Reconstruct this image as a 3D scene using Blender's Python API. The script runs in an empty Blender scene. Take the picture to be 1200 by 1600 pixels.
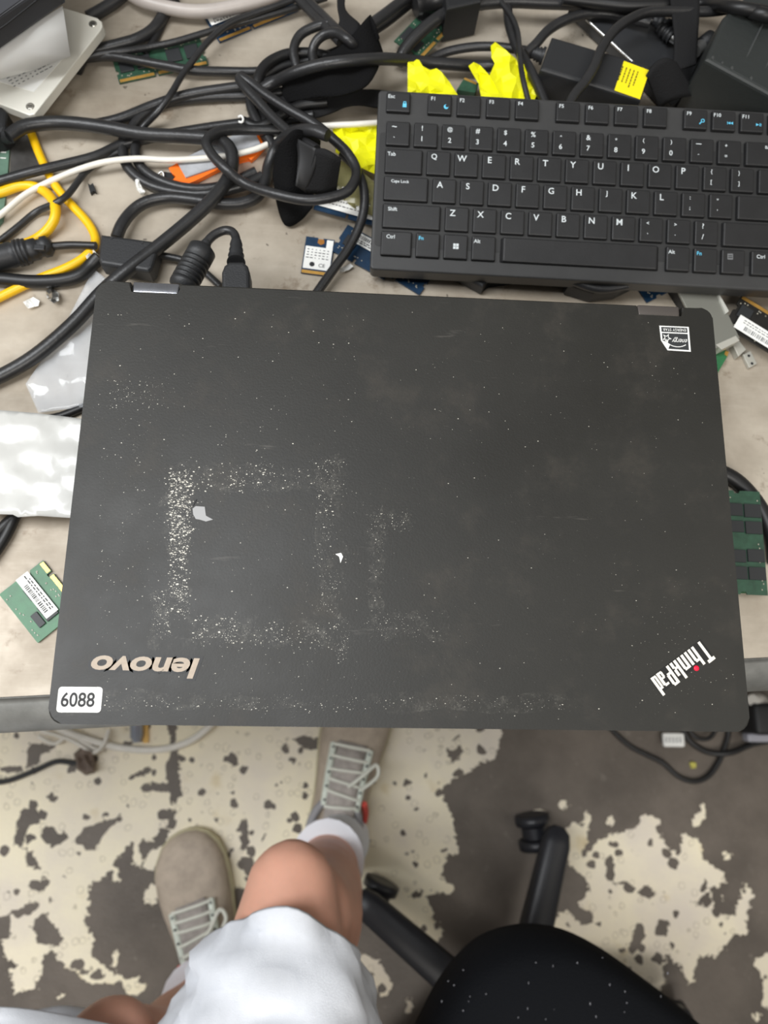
import bpy, bmesh, math, random
import numpy as np
from mathutils import Vector, Matrix, noise
from mathutils.geometry import delaunay_2d_cdt
random.seed(7)
SC = bpy.context.scene
COL = SC.collection

# ------------------------------------------------------------------ camera, world, lights, exposure
F = 1110.0                                  # focal length in pixels of the 1200 x 1600 frame
CAMZ = 1.208                                # camera height over the floor
BZ = 0.750                                  # workbench surface height
LZ = 0.850                                  # top of the laptop lid
RWC = Matrix(((.99804221, .02860099, .05562133),
              (.01589176, -.97609495, .21676279),
              (.06049133, -.2154545, -.97463848)))      # camera (x right, y down, z forward) -> world
cam_data = bpy.data.cameras.new('camera'); cam = bpy.data.objects.new('camera', cam_data); COL.objects.link(cam)
right, up, back = RWC @ Vector((1, 0, 0)), RWC @ Vector((0, -1, 0)), RWC @ Vector((0, 0, -1))
m = Matrix((right, up, back)).transposed().to_4x4(); m.translation = (0, 0, CAMZ)
cam.matrix_world = m
cam_data.sensor_fit = 'VERTICAL'; cam_data.sensor_height = 36; cam_data.sensor_width = 27
cam_data.lens = 36 * F / 1600
cam_data.clip_start = .01
cam_data.dof.use_dof = True; cam_data.dof.focus_distance = .375; cam_data.dof.aperture_fstop = 8.5
SC.camera = cam
SC.view_settings.view_transform = 'Standard'; SC.view_settings.look = 'None'
SC.view_settings.gamma = 1; SC.view_settings.use_curve_mapping = False
SC.view_settings.exposure = 0.0
w = bpy.data.worlds.new('world'); SC.world = w; w.use_nodes = True
w.node_tree.nodes['Background'].inputs[0].default_value = (1, .97, .92, 1)
w.node_tree.nodes['Background'].inputs[1].default_value = .24
def area(name, loc, target, sx, sy, power, color):
    d = bpy.data.lights.new(name, 'AREA'); d.shape = 'RECTANGLE'; d.size = sx; d.size_y = sy; d.energy = power; d.color = color
    o = bpy.data.objects.new(name, d); COL.objects.link(o); o.location = loc
    o.rotation_euler = (Vector(target) - Vector(loc)).to_track_quat('-Z', 'Y').to_euler()
    return o
area('ceiling_light_left', (-1.2, .15, 2.6), (-.75, .15, .75), .7, 2.2, 62, (.96, .98, 1))
area('ceiling_light_behind', (.4, -1.8, 2.8), (.1, -.3, .1), 1.6, .5, 38, (1, .96, .9))  # unseen warm fill, added to brighten the floor
area('ceiling_light_right', (1.9, .1, 2.8), (.3, 0, .4), .4, 1.8, 7, (1, .93, .8))  # weak unseen fill, added for a yellowish tone on the right

# ------------------------------------------------------------------ geometry helpers
def P(px, py, z):
    """point of the place at height z seen at a position of the 1200 x 1600 frame"""
    d = RWC @ Vector(((px - 600) / F, (py - 800) / F, 1))
    s = (z - CAMZ) / d.z
    return Vector((d.x * s, d.y * s, z))
def B(px, py, h=0): return P(px, py, BZ + h)
MATS = {}
def mat(name, col, rough=.5, metal=0, var=0, vscale=60, bump=0, bscale=200, spec=.5, coat=0, emit=0, alpha=1, trans=0, var2=None, sheen=0):
    if name in MATS: return MATS[name]
    M = bpy.data.materials.new(name); M.use_nodes = True; nt = M.node_tree; b = nt.nodes['Principled BSDF']; MATS[name] = M
    c = tuple(((x / 255) / 12.92 if x / 255 < .04045 else ((x / 255 + .055) / 1.055) ** 2.4) for x in col) + (1,)
    b.inputs['Base Color'].default_value = c; b.inputs['Roughness'].default_value = rough; b.inputs['Metallic'].default_value = metal
    b.inputs['Specular IOR Level'].default_value = spec; b.inputs['Coat Weight'].default_value = coat
    b.inputs['Alpha'].default_value = alpha; b.inputs['Transmission Weight'].default_value = trans
    b.inputs['Sheen Weight'].default_value = sheen
    if emit:
        b.inputs['Emission Color'].default_value = c; b.inputs['Emission Strength'].default_value = emit
    tc = nt.nodes.new('ShaderNodeTexCoord')
    if var or var2:
        n = nt.nodes.new('ShaderNodeTexNoise'); n.inputs['Scale'].default_value = vscale; n.inputs['Detail'].default_value = 6
        n.inputs['Roughness'].default_value = .65
        nt.links.new(tc.outputs['Object'], n.inputs['Vector'])
        r = nt.nodes.new('ShaderNodeMapRange'); r.inputs[1].default_value = .35; r.inputs[2].default_value = .65
        nt.links.new(n.outputs[0], r.inputs[0])
        mx = nt.nodes.new('ShaderNodeMix'); mx.data_type = 'RGBA'
        a = tuple(min(1, v * (1 - var)) for v in c[:3]) + (1,); d = tuple(min(1, v * (1 + var)) for v in c[:3]) + (1,)
        if var2: d = tuple(((x / 255 + .055) / 1.055) ** 2.4 for x in var2) + (1,)
        mx.inputs[6].default_value = a; mx.inputs[7].default_value = d
        nt.links.new(r.outputs[0], mx.inputs[0]); nt.links.new(mx.outputs[2], b.inputs['Base Color'])
    if bump:
        n = nt.nodes.new('ShaderNodeTexNoise'); n.inputs['Scale'].default_value = bscale; n.inputs['Detail'].default_value = 3
        nt.links.new(tc.outputs['Object'], n.inputs['Vector'])
        bp = nt.nodes.new('ShaderNodeBump'); bp.inputs['Strength'].default_value = bump; bp.inputs['Distance'].default_value = .001
        nt.links.new(n.outputs[0], bp.inputs['Height']); nt.links.new(bp.outputs[0], b.inputs['Normal'])
    return M

class MB:
    def __init__(s): s.v = []; s.f = []; s.sm = []
    def add(s, vs, fs, M=None, smooth=False):
        o = len(s.v)
        s.v += [tuple(M @ Vector(v)) if M is not None else tuple(v) for v in vs]
        s.f += [tuple(i + o for i in f) for f in fs]; s.sm += [smooth] * len(fs); return s
    def bm(s, bm, M=None, smooth=False):
        bm.verts.index_update(); s.add([v.co.copy() for v in bm.verts], [[v.index for v in f.verts] for f in bm.faces], M, smooth); bm.free(); return s
    def box(s, c, size, bev=0, seg=2, M=None, taper=1, smooth=False):
        bm = bmesh.new(); bmesh.ops.create_cube(bm, size=1)
        for v in bm.verts:
            t = taper if v.co.z > 0 else 1
            v.co = Vector((v.co.x * size[0] * t, v.co.y * size[1] * t, v.co.z * size[2]))
        if bev: bmesh.ops.bevel(bm, geom=list(bm.edges), offset=bev, segments=seg, profile=.5, affect='EDGES')
        for v in bm.verts: v.co += Vector(c)
        return s.bm(bm, M, smooth)
    def prism(s, pts, z0, z1, bev=0, seg=2, M=None, smooth=False, topscale=None):
        """pts: 2D outline; z0 < z1"""
        a = sum(pts[i][0] * pts[(i + 1) % len(pts)][1] - pts[(i + 1) % len(pts)][0] * pts[i][1] for i in range(len(pts)))
        if a < 0: pts = pts[::-1]
        n = len(pts); bm = bmesh.new()
        lo = [bm.verts.new((p[0], p[1], z0)) for p in pts]; hi = [bm.verts.new((p[0], p[1], z1)) for p in pts]
        top = bm.faces.new(hi); bot = bm.faces.new(lo[::-1])
        for i in range(n): bm.faces.new((lo[i], lo[(i + 1) % n], hi[(i + 1) % n], hi[i]))
        if bev:
            ed = list(top.edges) + list(bot.edges)
            bmesh.ops.bevel(bm, geom=ed, offset=bev, segments=seg, profile=.5, affect='EDGES', clamp_overlap=True)
        return s.bm(bm, M, smooth)
    def tube(s, pts, r, seg=10, rf=None, cap=True, sub=5):
        pts = spline(pts, sub); n = len(pts); rings = []
        t0 = (pts[1] - pts[0]).normalized(); u = t0.orthogonal().normalized()
        for i, p in enumerate(pts):
            t = (pts[min(i + 1, n - 1)] - pts[max(i - 1, 0)]).normalized()
            u = (u - t * u.dot(t)).normalized(); w_ = t.cross(u)
            rr = rf(i / (n - 1)) if rf else r
            rings.append([p + (u * math.cos(a) + w_ * math.sin(a)) * rr for a in [2 * math.pi * k / seg for k in range(seg)]])
        return s.rings(rings, cap)
    def rings(s, rings, cap=True, smooth=True):
        k = len(rings[0]); vs = [v for r in rings for v in r]; fs = []
        for i in range(len(rings) - 1):
            for j in range(k): fs.append((i * k + j, i * k + (j + 1) % k, (i + 1) * k + (j + 1) % k, (i + 1) * k + j))
        s.add(vs, fs, smooth=smooth)
        if cap:
            s.add(rings[0], [tuple(range(k))[::-1]]); s.add(rings[-1], [tuple(range(k))])
        return s
    def lathe(s, a, b, prof, seg=20):
        a = Vector(a); b = Vector(b); t = (b - a).normalized(); u = t.orthogonal().normalized(); w_ = t.cross(u)
        return s.rings([[a.lerp(b, q) + (u * math.cos(g) + w_ * math.sin(g)) * r for g in [2 * math.pi * k / seg for k in range(seg)]] for q, r in prof])
    def build(s, name, material, parent=None, kind=None, world=True, solid=0, angle=True):
        vs = s.v
        if parent is not None and world:
            inv = TM[parent.name].inverted(); vs = [inv @ Vector(v) for v in vs]
        me = bpy.data.meshes.new(name); me.from_pydata([tuple(v) for v in vs], [], s.f); me.validate()
        if len(me.polygons) == len(s.sm): me.polygons.foreach_set('use_smooth', s.sm)
        me.update(); me.materials.append(material)
        o = bpy.data.objects.new(name, me); COL.objects.link(o)
        if parent is not None: o.parent = parent; TM[o.name] = TM[parent.name]
        else: TM[o.name] = Matrix()
        if kind: o['kind'] = kind
        if solid:
            md = o.modifiers.new('thickness', 'SOLIDIFY'); md.thickness = solid; md.offset = 0
        return o
TM = {}
def spline(pts, sub=5):
    pts = [Vector(p) for p in pts]
    if len(pts) < 3 or sub < 2: return pts
    out = []; q = [pts[0] * 2 - pts[1]] + pts + [pts[-1] * 2 - pts[-2]]
    for i in range(1, len(q) - 2):
        for k in range(sub):
            t = k / sub; a, b, c, d = q[i - 1:i + 3]
            out.append(.5 * ((2 * b) + (c - a) * t + (2 * a - 5 * b + 4 * c - d) * t * t + (3 * b - a - 3 * c + d) * t ** 3))
    out.append(pts[-1]); return out
def thing(name, label, cat, M=None, group=None):
    o = bpy.data.objects.new(name, None); COL.objects.link(o); o.empty_display_size = .02
    M = M if M is not None else Matrix()
    if isinstance(M, Vector): M = Matrix.Translation(M)
    o.matrix_world = M; TM[o.name] = M.copy()
    tag(o, label, cat, group); return o
def tag(o, label, cat, group=None):
    o['label'] = label; o['category'] = cat
    if group: o['group'] = group
    return o
def frame(a, b, flip=1):
    """matrix with origin a, x along a->b, z up"""
    x = (b - a); x.z = 0; x.normalize(); z = Vector((0, 0, 1)); y = z.cross(x)
    if flip < 0: y = -y; z = -z
    M = Matrix((x, y, z)).transposed().to_4x4(); M.translation = a; return M
def rrect(w_, h_, r, n=5, cx=0, cy=0):
    out = []
    for sx, sy, a0 in ((1, 1, 0), (-1, 1, 90), (-1, -1, 180), (1, -1, 270)):
        for k in range(n + 1):
            a = math.radians(a0 + 90 * k / n); out.append((cx + sx * (w_ / 2 - r) + r * math.cos(a), cy + sy * (h_ / 2 - r) + r * math.sin(a)))
    return out
def px2d(pts, z): return [(lambda v: (v.x, v.y))(P(p[0], p[1], z)) for p in pts]

# text: every string is turned into a flat mesh once
TXT = {}
def prepare_text(items):
    tmp = []
    for s_, off in items:
        c = bpy.data.curves.new('lettering', 'FONT'); c.body = s_; c.size = 1; c.offset = off; c.align_x = 'CENTER'; c.align_y = 'CENTER'; c.resolution_u = 4
        o = bpy.data.objects.new('lettering', c); COL.objects.link(o); tmp.append(((s_, off), o, c))
    dg = bpy.context.evaluated_depsgraph_get()
    for k, o, c in tmp:
        me = bpy.data.meshes.new_from_object(o.evaluated_get(dg)); V = [v.co.copy() for v in me.vertices]
        if V:
            x0 = min(v.x for v in V); x1 = max(v.x for v in V); y0 = min(v.y for v in V); y1 = max(v.y for v in V)
        else: x0 = x1 = y0 = y1 = 0
        TXT[k] = ([(v.x - (x0 + x1) / 2, v.y - (y0 + y1) / 2) for v in V], [tuple(f.vertices) for f in me.polygons], x1 - x0, y1 - y0)
        bpy.data.meshes.remove(me)
    for k, o, c in tmp: bpy.data.objects.remove(o); bpy.data.curves.remove(c)
def put_text(mb, s_, cx, cy, z, height=None, width=None, off=.01, shear=0, M=None, rot=0):
    V, Fc, tw, th = TXT[(s_, off)]
    sy = (height / th) if height else width / tw; sx = (width / tw) if width else sy
    c, s2 = math.cos(rot), math.sin(rot); vs = []
    for x, y in V:
        x, y = x * sx + y * sy * shear, y * sy; vs.append((cx + x * c - y * s2, cy + x * s2 + y * c, z))
    mb.add(vs, Fc, M); return mb
KEYROWS = [
 (-1.15, [('Esc', .46, .86, 'lock'), ('F1', 1.95, .86, 'moon'), ('F2', 3.0, .86, None), ('F3', 4.06, .86, None), ('F4', 5.11, .86, None), ('F5', 6.59, .86, None), ('F6', 7.65, .86, None), ('F7', 8.71, .86, None), ('F8', 9.77, .86, None), ('F9', 11.23, .86, 'find'), ('F10', 12.26, .86, 'prev'), ('F11', 13.29, .86, 'play'), ('F12', 14.33, .86, None)]),
 (0, [(c, .5 + i, 1, None) for i, c in enumerate(['~\n`', '!\n1', '@\n2', '#\n3', '$\n4', '%\n5', '^\n6', '&\n7', '*\n8', '(\n9', ')\n0', '_\n-', '+\n='])] + [('Backspace', 14, 2, None)]),
 (1, [('Tab', .75, 1.5, None)] + [(c, 2 + i, 1, None) for i, c in enumerate(list('QWERTYUIOP') + ['{\n[', '}\n]'])] + [('|\n\\', 14.25, 1.5, None)]),
 (2, [('Caps Lock', .875, 1.75, None)] + [(c, 2.25 + i, 1, None) for i, c in enumerate(list('ASDFGHJKL') + [':\n;', '"\n\''])] + [('Enter', 13.875, 2.25, None)]),
 (3, [('Shift', 1.125, 2.25, None)] + [(c, 2.75 + i, 1, None) for i, c in enumerate(list('ZXCVBNM') + ['<\n,', '>\n.', '?\n/'])] + [('Shift', 13.625, 2.75, None)]),
 (4, [('Ctrl', .625, 1.25, None), ('Fn', 1.75, 1, 'blue'), ('', 2.75, 1, 'win'), ('Alt', 3.75, 1, None), ('', 7.25, 5.9, None), ('Alt', 10.75, 1, None), ('Fn', 11.75, 1, 'blue'), ('', 12.75, 1, 'menu'), ('Ctrl', 13.9, 1.15, None)])]
strs = {'lenovo': (.03, .11), 'ThinkPad': (.02,), '6088': (.018,), 'ENERGY STAR': (.0,), 'energy': (.0,), 'CE': (.01,), 'SSD': (.01,)}
for y, row in KEYROWS:
    for s_, *_r in row:
        for q in s_.split('\n'):
            if q: strs[q] = strs.get(q, ()) + ((.012,) if .012 not in strs.get(q, ()) else ())
prepare_text([(k, o_) for k, v in strs.items() for o_ in v])

# ------------------------------------------------------------------ materials
cable_black = mat('black cable rubber', (36, 36, 37), .38, bump=.15, bscale=500, var=.25, vscale=30)
cable_dark = mat('deep black cable', (20, 20, 21), .45)
plastic_black = mat('black plastic', (34, 35, 37), .5, bump=.15, bscale=900)
plastic_dark = mat('dark plastic', (22, 23, 25), .55, bump=.2, bscale=700, var=.2, vscale=20)
fabric_black = mat('black velcro fabric', (15, 15, 16), .95, bump=.9, bscale=900, spec=.15)
steel = mat('brushed steel', (190, 190, 188), .35, 1, var=.12, vscale=30)
gold = mat('gold contacts', (226, 175, 90), .35, .7, var=.1, vscale=300)
pcb_green = mat('green circuit board', (44, 106, 66), .4, var=.15, vscale=150)
pcb_dkgreen = mat('dark green circuit board', (42, 76, 58), .45, var=.25, vscale=150)
pcb_blue = mat('blue circuit board', (22, 50, 76), .4, var=.2, vscale=150)
pcb_black = mat('black circuit board', (30, 29, 27), .4, var=.2, vscale=150)
chip_mat = mat('memory chip resin', (38, 40, 42), .5)
label_white = mat('white label paper', (232, 232, 228), .5, var=.03, vscale=100)
ink = mat('black ink', (30, 30, 32), .6)
ink_grey = mat('grey ink', (120, 122, 124), .6)
yellow_paper = mat('fluorescent yellow paper', (238, 236, 20), .5, var=.05, vscale=40)

# ------------------------------------------------------------------ structure: floor with worn paint
def sdf(poly, X, Y):
    n = len(poly); d = np.full(X.shape, 1e9); ins = np.zeros(X.shape, bool)
    for i in range(n):
        x0, y0 = poly[i]; x1, y1 = poly[(i + 1) % n]
        ex, ey = x1 - x0, y1 - y0; L = ex * ex + ey * ey + 1e-12
        t = np.clip(((X - x0) * ex + (Y - y0) * ey) / L, 0, 1)
        d = np.minimum(d, np.hypot(X - x0 - t * ex, Y - y0 - t * ey))
        c = ((y0 > Y) != (y1 > Y)); ins ^= c & (X < (x1 - x0) * (Y - y0) / (y1 - y0 + 1e-12) + x0)
    return np.where(ins, d, -d)
PAINT = [
 [(-260, 1040), (788, 1040), (786, 1150), (772, 1188), (745, 1196), (725, 1212), (702, 1218), (690, 1236), (712, 1290), (716, 1330), (700, 1340), (690, 1362), (688, 1392), (668, 1402), (676, 1430), (694, 1455), (676, 1484), (650, 1462), (640, 1446), (622, 1444), (600, 1430), (575, 1440), (540, 1420), (480, 1400), (420, 1380), (385, 1390), (300, 1395), (262, 1370), (262, 1290), (250, 1292), (238, 1312), (212, 1318), (195, 1330), (180, 1342), (184, 1378), (168, 1372), (142, 1378), (138, 1398), (136, 1440), (148, 1500), (175, 1518), (178, 1530), (150, 1524), (128, 1508), (110, 1516), (88, 1498), (84, 1480), (64, 1500), (60, 1545), (22, 1550), (14, 1500), (0, 1470), (-60, 1490), (-260, 1520)],
 [(866, 1333), (880, 1298), (893, 1283), (915, 1290), (921, 1318), (908, 1345), (930, 1318), (950, 1300), (975, 1306), (995, 1290), (1002, 1275), (1030, 1280), (1038, 1322), (1060, 1330), (1072, 1300), (1090, 1312), (1100, 1345), (1128, 1356), (1136, 1376), (1100, 1398), (1082, 1408), (1120, 1428), (1146, 1434), (1156, 1390), (1166, 1384), (1175, 1400), (1164, 1440), (1170, 1458), (1140, 1468), (1120, 1490), (1094, 1495), (1086, 1530), (1074, 1538), (1062, 1505), (1042, 1490), (1036, 1510), (1044, 1535), (1030, 1552), (1004, 1540), (985, 1515), (940, 1500), (880, 1475), (862, 1450), (868, 1428), (888, 1424), (905, 1438), (918, 1446), (934, 1430), (906, 1414), (921, 1392), (906, 1362)],
 [(1083, 1290), (1088, 1262), (1098, 1256), (1102, 1268), (1094, 1294)], [(948, 1286), (952, 1274), (960, 1280), (956, 1290)],
 [(872, 1256), (880, 1248), (888, 1256), (880, 1262)], [(830, 1274), (836, 1264), (852, 1270), (840, 1278)], [(912, 1280), (920, 1272), (922, 1284)],
 [(1180, 1505), (1204, 1485), (1240, 1520), (1230, 1580), (1190, 1570), (1196, 1530)], [(1176, 1590), (1186, 1584), (1186, 1596)],
 [(666, 1512), (690, 1490), (706, 1492), (702, 1516), (690, 1536)], [(690, 1380), (708, 1386), (704, 1398), (692, 1392)],
 [(224, 1352), (236, 1330), (256, 1324), (258, 1340), (236, 1360)], [(222, 1404), (238, 1384), (256, 1382), (254, 1396), (234, 1410)], [(208, 1322), (216, 1310), (220, 1350), (212, 1352)],
 [(176, 1490), (182, 1486), (184, 1512), (178, 1512)], [(120, 1522), (190, 1528), (170, 1538), (140, 1534)], [(196, 1538), (212, 1528), (230, 1540), (218, 1556), (200, 1550)], [(96, 1556), (104, 1540), (104, 1560)],
 [(560, 1490), (590, 1500), (612, 1540), (600, 1560), (575, 1540)], [(634, 1580), (640, 1560), (648, 1584)], [(276, 1516), (286, 1510), (284, 1526)], [(1110, 1400), (1128, 1402), (1118, 1410)], [(1130, 1334), (1140, 1336), (1134, 1346)]]
HOLES = [
 [(988, 1470), (994, 1446), (1002, 1442), (1006, 1462), (1000, 1482), (984, 1486)], [(1022, 1458), (1028, 1436), (1042, 1444), (1040, 1464)], [(946, 1346), (954, 1338), (960, 1354), (952, 1362)],
 [(996, 1396), (1010, 1384), (1024, 1398), (1016, 1404)], [(1096, 1384), (1102, 1372), (1108, 1378), (1100, 1392)], [(960, 1384), (972, 1376), (972, 1384)],
 [(258, 1196), (268, 1178), (276, 1176), (278, 1214), (280, 1240), (272, 1262), (266, 1236), (232, 1236), (222, 1230), (240, 1226), (262, 1226)], [(200, 1212), (236, 1200), (236, 1206), (206, 1218)], [(266, 1130), (273, 1130), (272, 1190), (266, 1190)],
 [(264, 1270), (272, 1268), (274, 1292), (266, 1296)],
 [(22, 1316), (30, 1280), (40, 1262), (56, 1268), (62, 1284), (44, 1290), (36, 1322)], [(66, 1296), (84, 1292), (88, 1302), (110, 1308), (84, 1324), (70, 1314)], [(114, 1318), (132, 1294), (150, 1288), (162, 1284), (190, 1276), (170, 1296), (152, 1318), (144, 1328), (128, 1320)],
 [(42, 1200), (46, 1162), (70, 1164), (86, 1170), (62, 1178), (58, 1192)], [(0, 1198), (14, 1196), (34, 1204), (10, 1206)], [(40, 1350), (44, 1330), (64, 1356), (60, 1362)], [(56, 1390), (70, 1372), (78, 1384), (62, 1394)],
 [(72, 1246), (80, 1238), (90, 1252), (76, 1250)], [(-10, 1436), (14, 1432), (16, 1462), (-10, 1470)], [(18, 1424), (60, 1412), (56, 1420), (30, 1434)], [(54, 1442), (68, 1424), (84, 1450), (98, 1468), (90, 1476), (60, 1476)],
 [(456, 1152), (476, 1150), (500, 1162), (496, 1172), (474, 1168)], [(376, 1290), (382, 1262), (388, 1320), (380, 1328)], [(364, 1196), (370, 1184), (372, 1196)], [(378, 1344), (392, 1338), (396, 1364), (386, 1370)],
 [(722, 1404), (736, 1400), (742, 1410), (730, 1420)], [(700, 1180), (720, 1164), (722, 1176), (706, 1190)], [(590, 1400), (604, 1392), (604, 1404)], [(640, 1402), (660, 1392), (656, 1404)]]
xs = np.concatenate([np.linspace(-3, -.86, 12), np.arange(-.84, .84, .0055), np.linspace(.86, 3, 12)])
ys = np.concatenate([np.linspace(-3, -.66, 12), np.arange(-.64, .36, .0055), np.linspace(.38, 3, 14)])
GX, GY = np.meshgrid(xs, ys)
pf = np.full(GX.shape, -1.0)
for k, p in enumerate(PAINT):
    q = sdf(px2d(p, 0), GX, GY); pf = np.maximum(pf, q if k < 2 else np.where(q > 0, q * 2 + .003, q))
for p in HOLES:
    q = sdf(px2d(p, 0), GX, GY); pf = np.minimum(pf, -np.where(q > 0, q * 3 + .002, q))
pf = np.clip(pf, -.06, .06)
nx, ny = len(xs), len(ys)
me = bpy.data.meshes.new('floor')
me.from_pydata([(float(a), float(b), 0) for a, b in zip(GX.ravel(), GY.ravel())], [], [(j * nx + i, j * nx + i + 1, (j + 1) * nx + i + 1, (j + 1) * nx + i) for j in range(ny - 1) for i in range(nx - 1)])
at = me.attributes.new('paint_edge', 'FLOAT', 'POINT'); at.data.foreach_set('value', pf.ravel().astype(np.float32))
floor = bpy.data.objects.new('floor', me); COL.objects.link(floor); floor['kind'] = 'structure'; floor['label'] = 'dark grey concrete floor with flaking cream paint'
def nodes(M):
    M.use_nodes = True; nt = M.node_tree
    def N(t, **k):
        n = nt.nodes.new(t)
        for a, b in k.items(): setattr(n, a, b)
        return n
    def math_(op, a, b=None, clamp=False):
        n = N('ShaderNodeMath', operation=op); n.use_clamp = clamp
        for i, q in enumerate((a, b)):
            if q is None: continue
            if isinstance(q, (int, float)): n.inputs[i].default_value = q
            else: nt.links.new(q, n.inputs[i])
        return n.outputs[0]
    def noise_(scale, detail=4, rough=.6, vec=None, off=0):
        n = N('ShaderNodeTexNoise'); n.inputs['Scale'].default_value = scale; n.inputs['Detail'].default_value = detail; n.inputs['Roughness'].default_value = rough
        if vec is not None: nt.links.new(vec, n.inputs['Vector'])
        return n.outputs[0]
    def mixc(f, a, b):
        n = N('ShaderNodeMix', data_type='RGBA')
        for i, q in ((0, f), (6, a), (7, b)):
            if isinstance(q, (int, float)): n.inputs[i].default_value = q
            elif isinstance(q, tuple): n.inputs[i].default_value = tuple(((x / 255 + .055) / 1.055) ** 2.4 for x in q) + (1,)
            else: nt.links.new(q, n.inputs[i])
        return n.outputs[2]
    def ramp(v, a, b, c=0, d=1):
        n = N('ShaderNodeMapRange'); n.interpolation_type = 'SMOOTHSTEP'; nt.links.new(v, n.inputs[0])
        for i, q in enumerate((a, b, c, d)): n.inputs[i + 1].default_value = q
        return n.outputs[0]
    return nt, N, math_, noise_, mixc, ramp
M = bpy.data.materials.new('worn painted concrete'); nt, N, mt, ns, mc, rp = nodes(M); bs = nt.nodes['Principled BSDF']
co = N('ShaderNodeTexCoord').outputs['Object']
pe = N('ShaderNodeAttribute', attribute_name='paint_edge').outputs['Fac']
n1 = ns(38, 4, .6, co); n2 = ns(140, 3, .6, co)
e = mt('ADD', pe, mt('ADD', mt('MULTIPLY', mt('SUBTRACT', n1, .5), .03), mt('MULTIPLY', mt('SUBTRACT', n2, .5), .02)))
pm = rp(e, -.0006, .0006)
vo = N('ShaderNodeTexVoronoi'); vo.inputs['Scale'].default_value = 58
wv = N('ShaderNodeTexNoise'); wv.inputs['Scale'].default_value = 110; nt.links.new(co, wv.inputs['Vector'])
va = N('ShaderNodeVectorMath', operation='SCALE'); va.inputs['Scale'].default_value = .006; nt.links.new(wv.outputs['Color'], va.inputs[0])
vb = N('ShaderNodeVectorMath', operation='ADD'); nt.links.new(co, vb.inputs[0]); nt.links.new(va.outputs[0], vb.inputs[1]); nt.links.new(vb.outputs[0], vo.inputs['Vector'])
sep = N('ShaderNodeSeparateColor'); nt.links.new(vo.outputs['Color'], sep.inputs[0])
big = mt('MULTIPLY', mt('GREATER_THAN', sep.outputs[0], .25), .62)
spot = rp(mt('SUBTRACT', vo.outputs['Distance'], mt('MULTIPLY', sep.outputs[1], big)), -.02, .03, 1, 0)
pock = mt('MULTIPLY', spot, mt('GREATER_THAN', sep.outputs[2], .45))
ring = mt('MULTIPLY', rp(mt('ABSOLUTE', mt('SUBTRACT', vo.outputs['Distance'], .28)), .02, .05, 1, 0), mt('GREATER_THAN', sep.outputs[0], .4))
cream = mc(rp(ns(5, 5, .6, co), .35, .7), (236, 226, 198), (216, 206, 192))
cream = mc(mt('MULTIPLY', ring, .4), cream, (120, 110, 90))
cream = mc(rp(ns(14, 3, .5, co), .62, .75, 0, .55), cream, (200, 178, 128))
dark = mc(rp(ns(7, 6, .65, co), .3, .7), (82, 74, 66), (104, 95, 86))
dark = mc(rp(ns(45, 3, .6, co), .62, .8, 0, .5), dark, (138, 130, 120))
col = mc(mt('MULTIPLY', pm, mt('SUBTRACT', 1, pock)), dark, cream)
nt.links.new(col, bs.inputs['Base Color']); bs.inputs['Roughness'].default_value = .55
bp = N('ShaderNodeBump'); bp.inputs['Strength'].default_value = .5; bp.inputs['Distance'].default_value = .0015
nt.links.new(mt('ADD', pm, ns(200, 3, .5, co)), bp.inputs['Height']); nt.links.new(bp.outputs[0], bs.inputs['Normal'])
me.materials.append(M)

# ------------------------------------------------------------------ workbench
M = bpy.data.materials.new('worn steel bench top'); nt, N, mt, ns, mc, rp = nodes(M); bs = nt.nodes['Principled BSDF']
co = N('ShaderNodeTexCoord').outputs['Object']
mp = N('ShaderNodeMapping'); mp.inputs['Scale'].default_value = (1, 7, 1); nt.links.new(co, mp.inputs[0])
c1 = mc(rp(ns(6, 6, .65, co), .3, .7), (150, 138, 122), (202, 192, 176))
c1 = mc(rp(ns(16, 5, .7, mp.outputs[0]), .45, .8, 0, .25), c1, (212, 204, 190))
c1 = mc(rp(ns(34, 5, .7, co), .58, .72, 0, .65), c1, (118, 100, 80))
c1 = mc(rp(ns(120, 2, .5, co), .72, .76, 0, .7), c1, (70, 62, 55))
nt.links.new(c1, bs.inputs['Base Color']); bs.inputs['Metallic'].default_value = .2
nt.links.new(rp(ns(20, 5, .6, co), .3, .7, .38, .6), bs.inputs['Roughness'])
bp = N('ShaderNodeBump'); bp.inputs['Strength'].default_value = .35; bp.inputs['Distance'].default_value = .001
nt.links.new(ns(30, 5, .6, co), bp.inputs['Height']); nt.links.new(bp.outputs[0], bs.inputs['Normal'])
bench_mat = M
e0, e1 = P(0, 1146, BZ - .015), P(1190, 1080, BZ - .015)         # rounded front edge, outer line
ed = (e1 - e0).normalized(); ein = Vector((-ed.y, ed.x, 0))
bench = thing('workbench', 'worn grey steel workbench with a rounded front edge, covered in cables and parts', 'workbench', Vector((0, .3, 0)))
prof = [(1.1, 0), (.022, 0)] + [(.022 - .022 * math.sin(a), -.022 + .022 * math.cos(a)) for a in [math.pi / 2 * k / 8 for k in range(1, 9)]] + [(0, -.045), (.004, -.05), (.02, -.05), (.02, -.04), (.025, -.03), (1.1, -.03)]
L0, L1 = e0 - ed * .75, e1 + ed * .75; nseg = 24
rings = [[(L0.lerp(L1, k / nseg)) + ein * d - Vector((0, 0, L0.z)) + Vector((0, 0, BZ + h)) for d, h in prof] for k in range(nseg + 1)]
MB().rings([r_[::-1] for r_ in rings], True).build('bench_top', bench_mat, bench)
ep = [(.021, .0003)] + [(.022 - .0223 * math.sin(a), -.022 + .0223 * math.cos(a)) for a in [math.pi / 2 * k / 8 for k in range(9)]] + [(-.0003, -.046), (.006, -.0505), (.021, -.02)]
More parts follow.
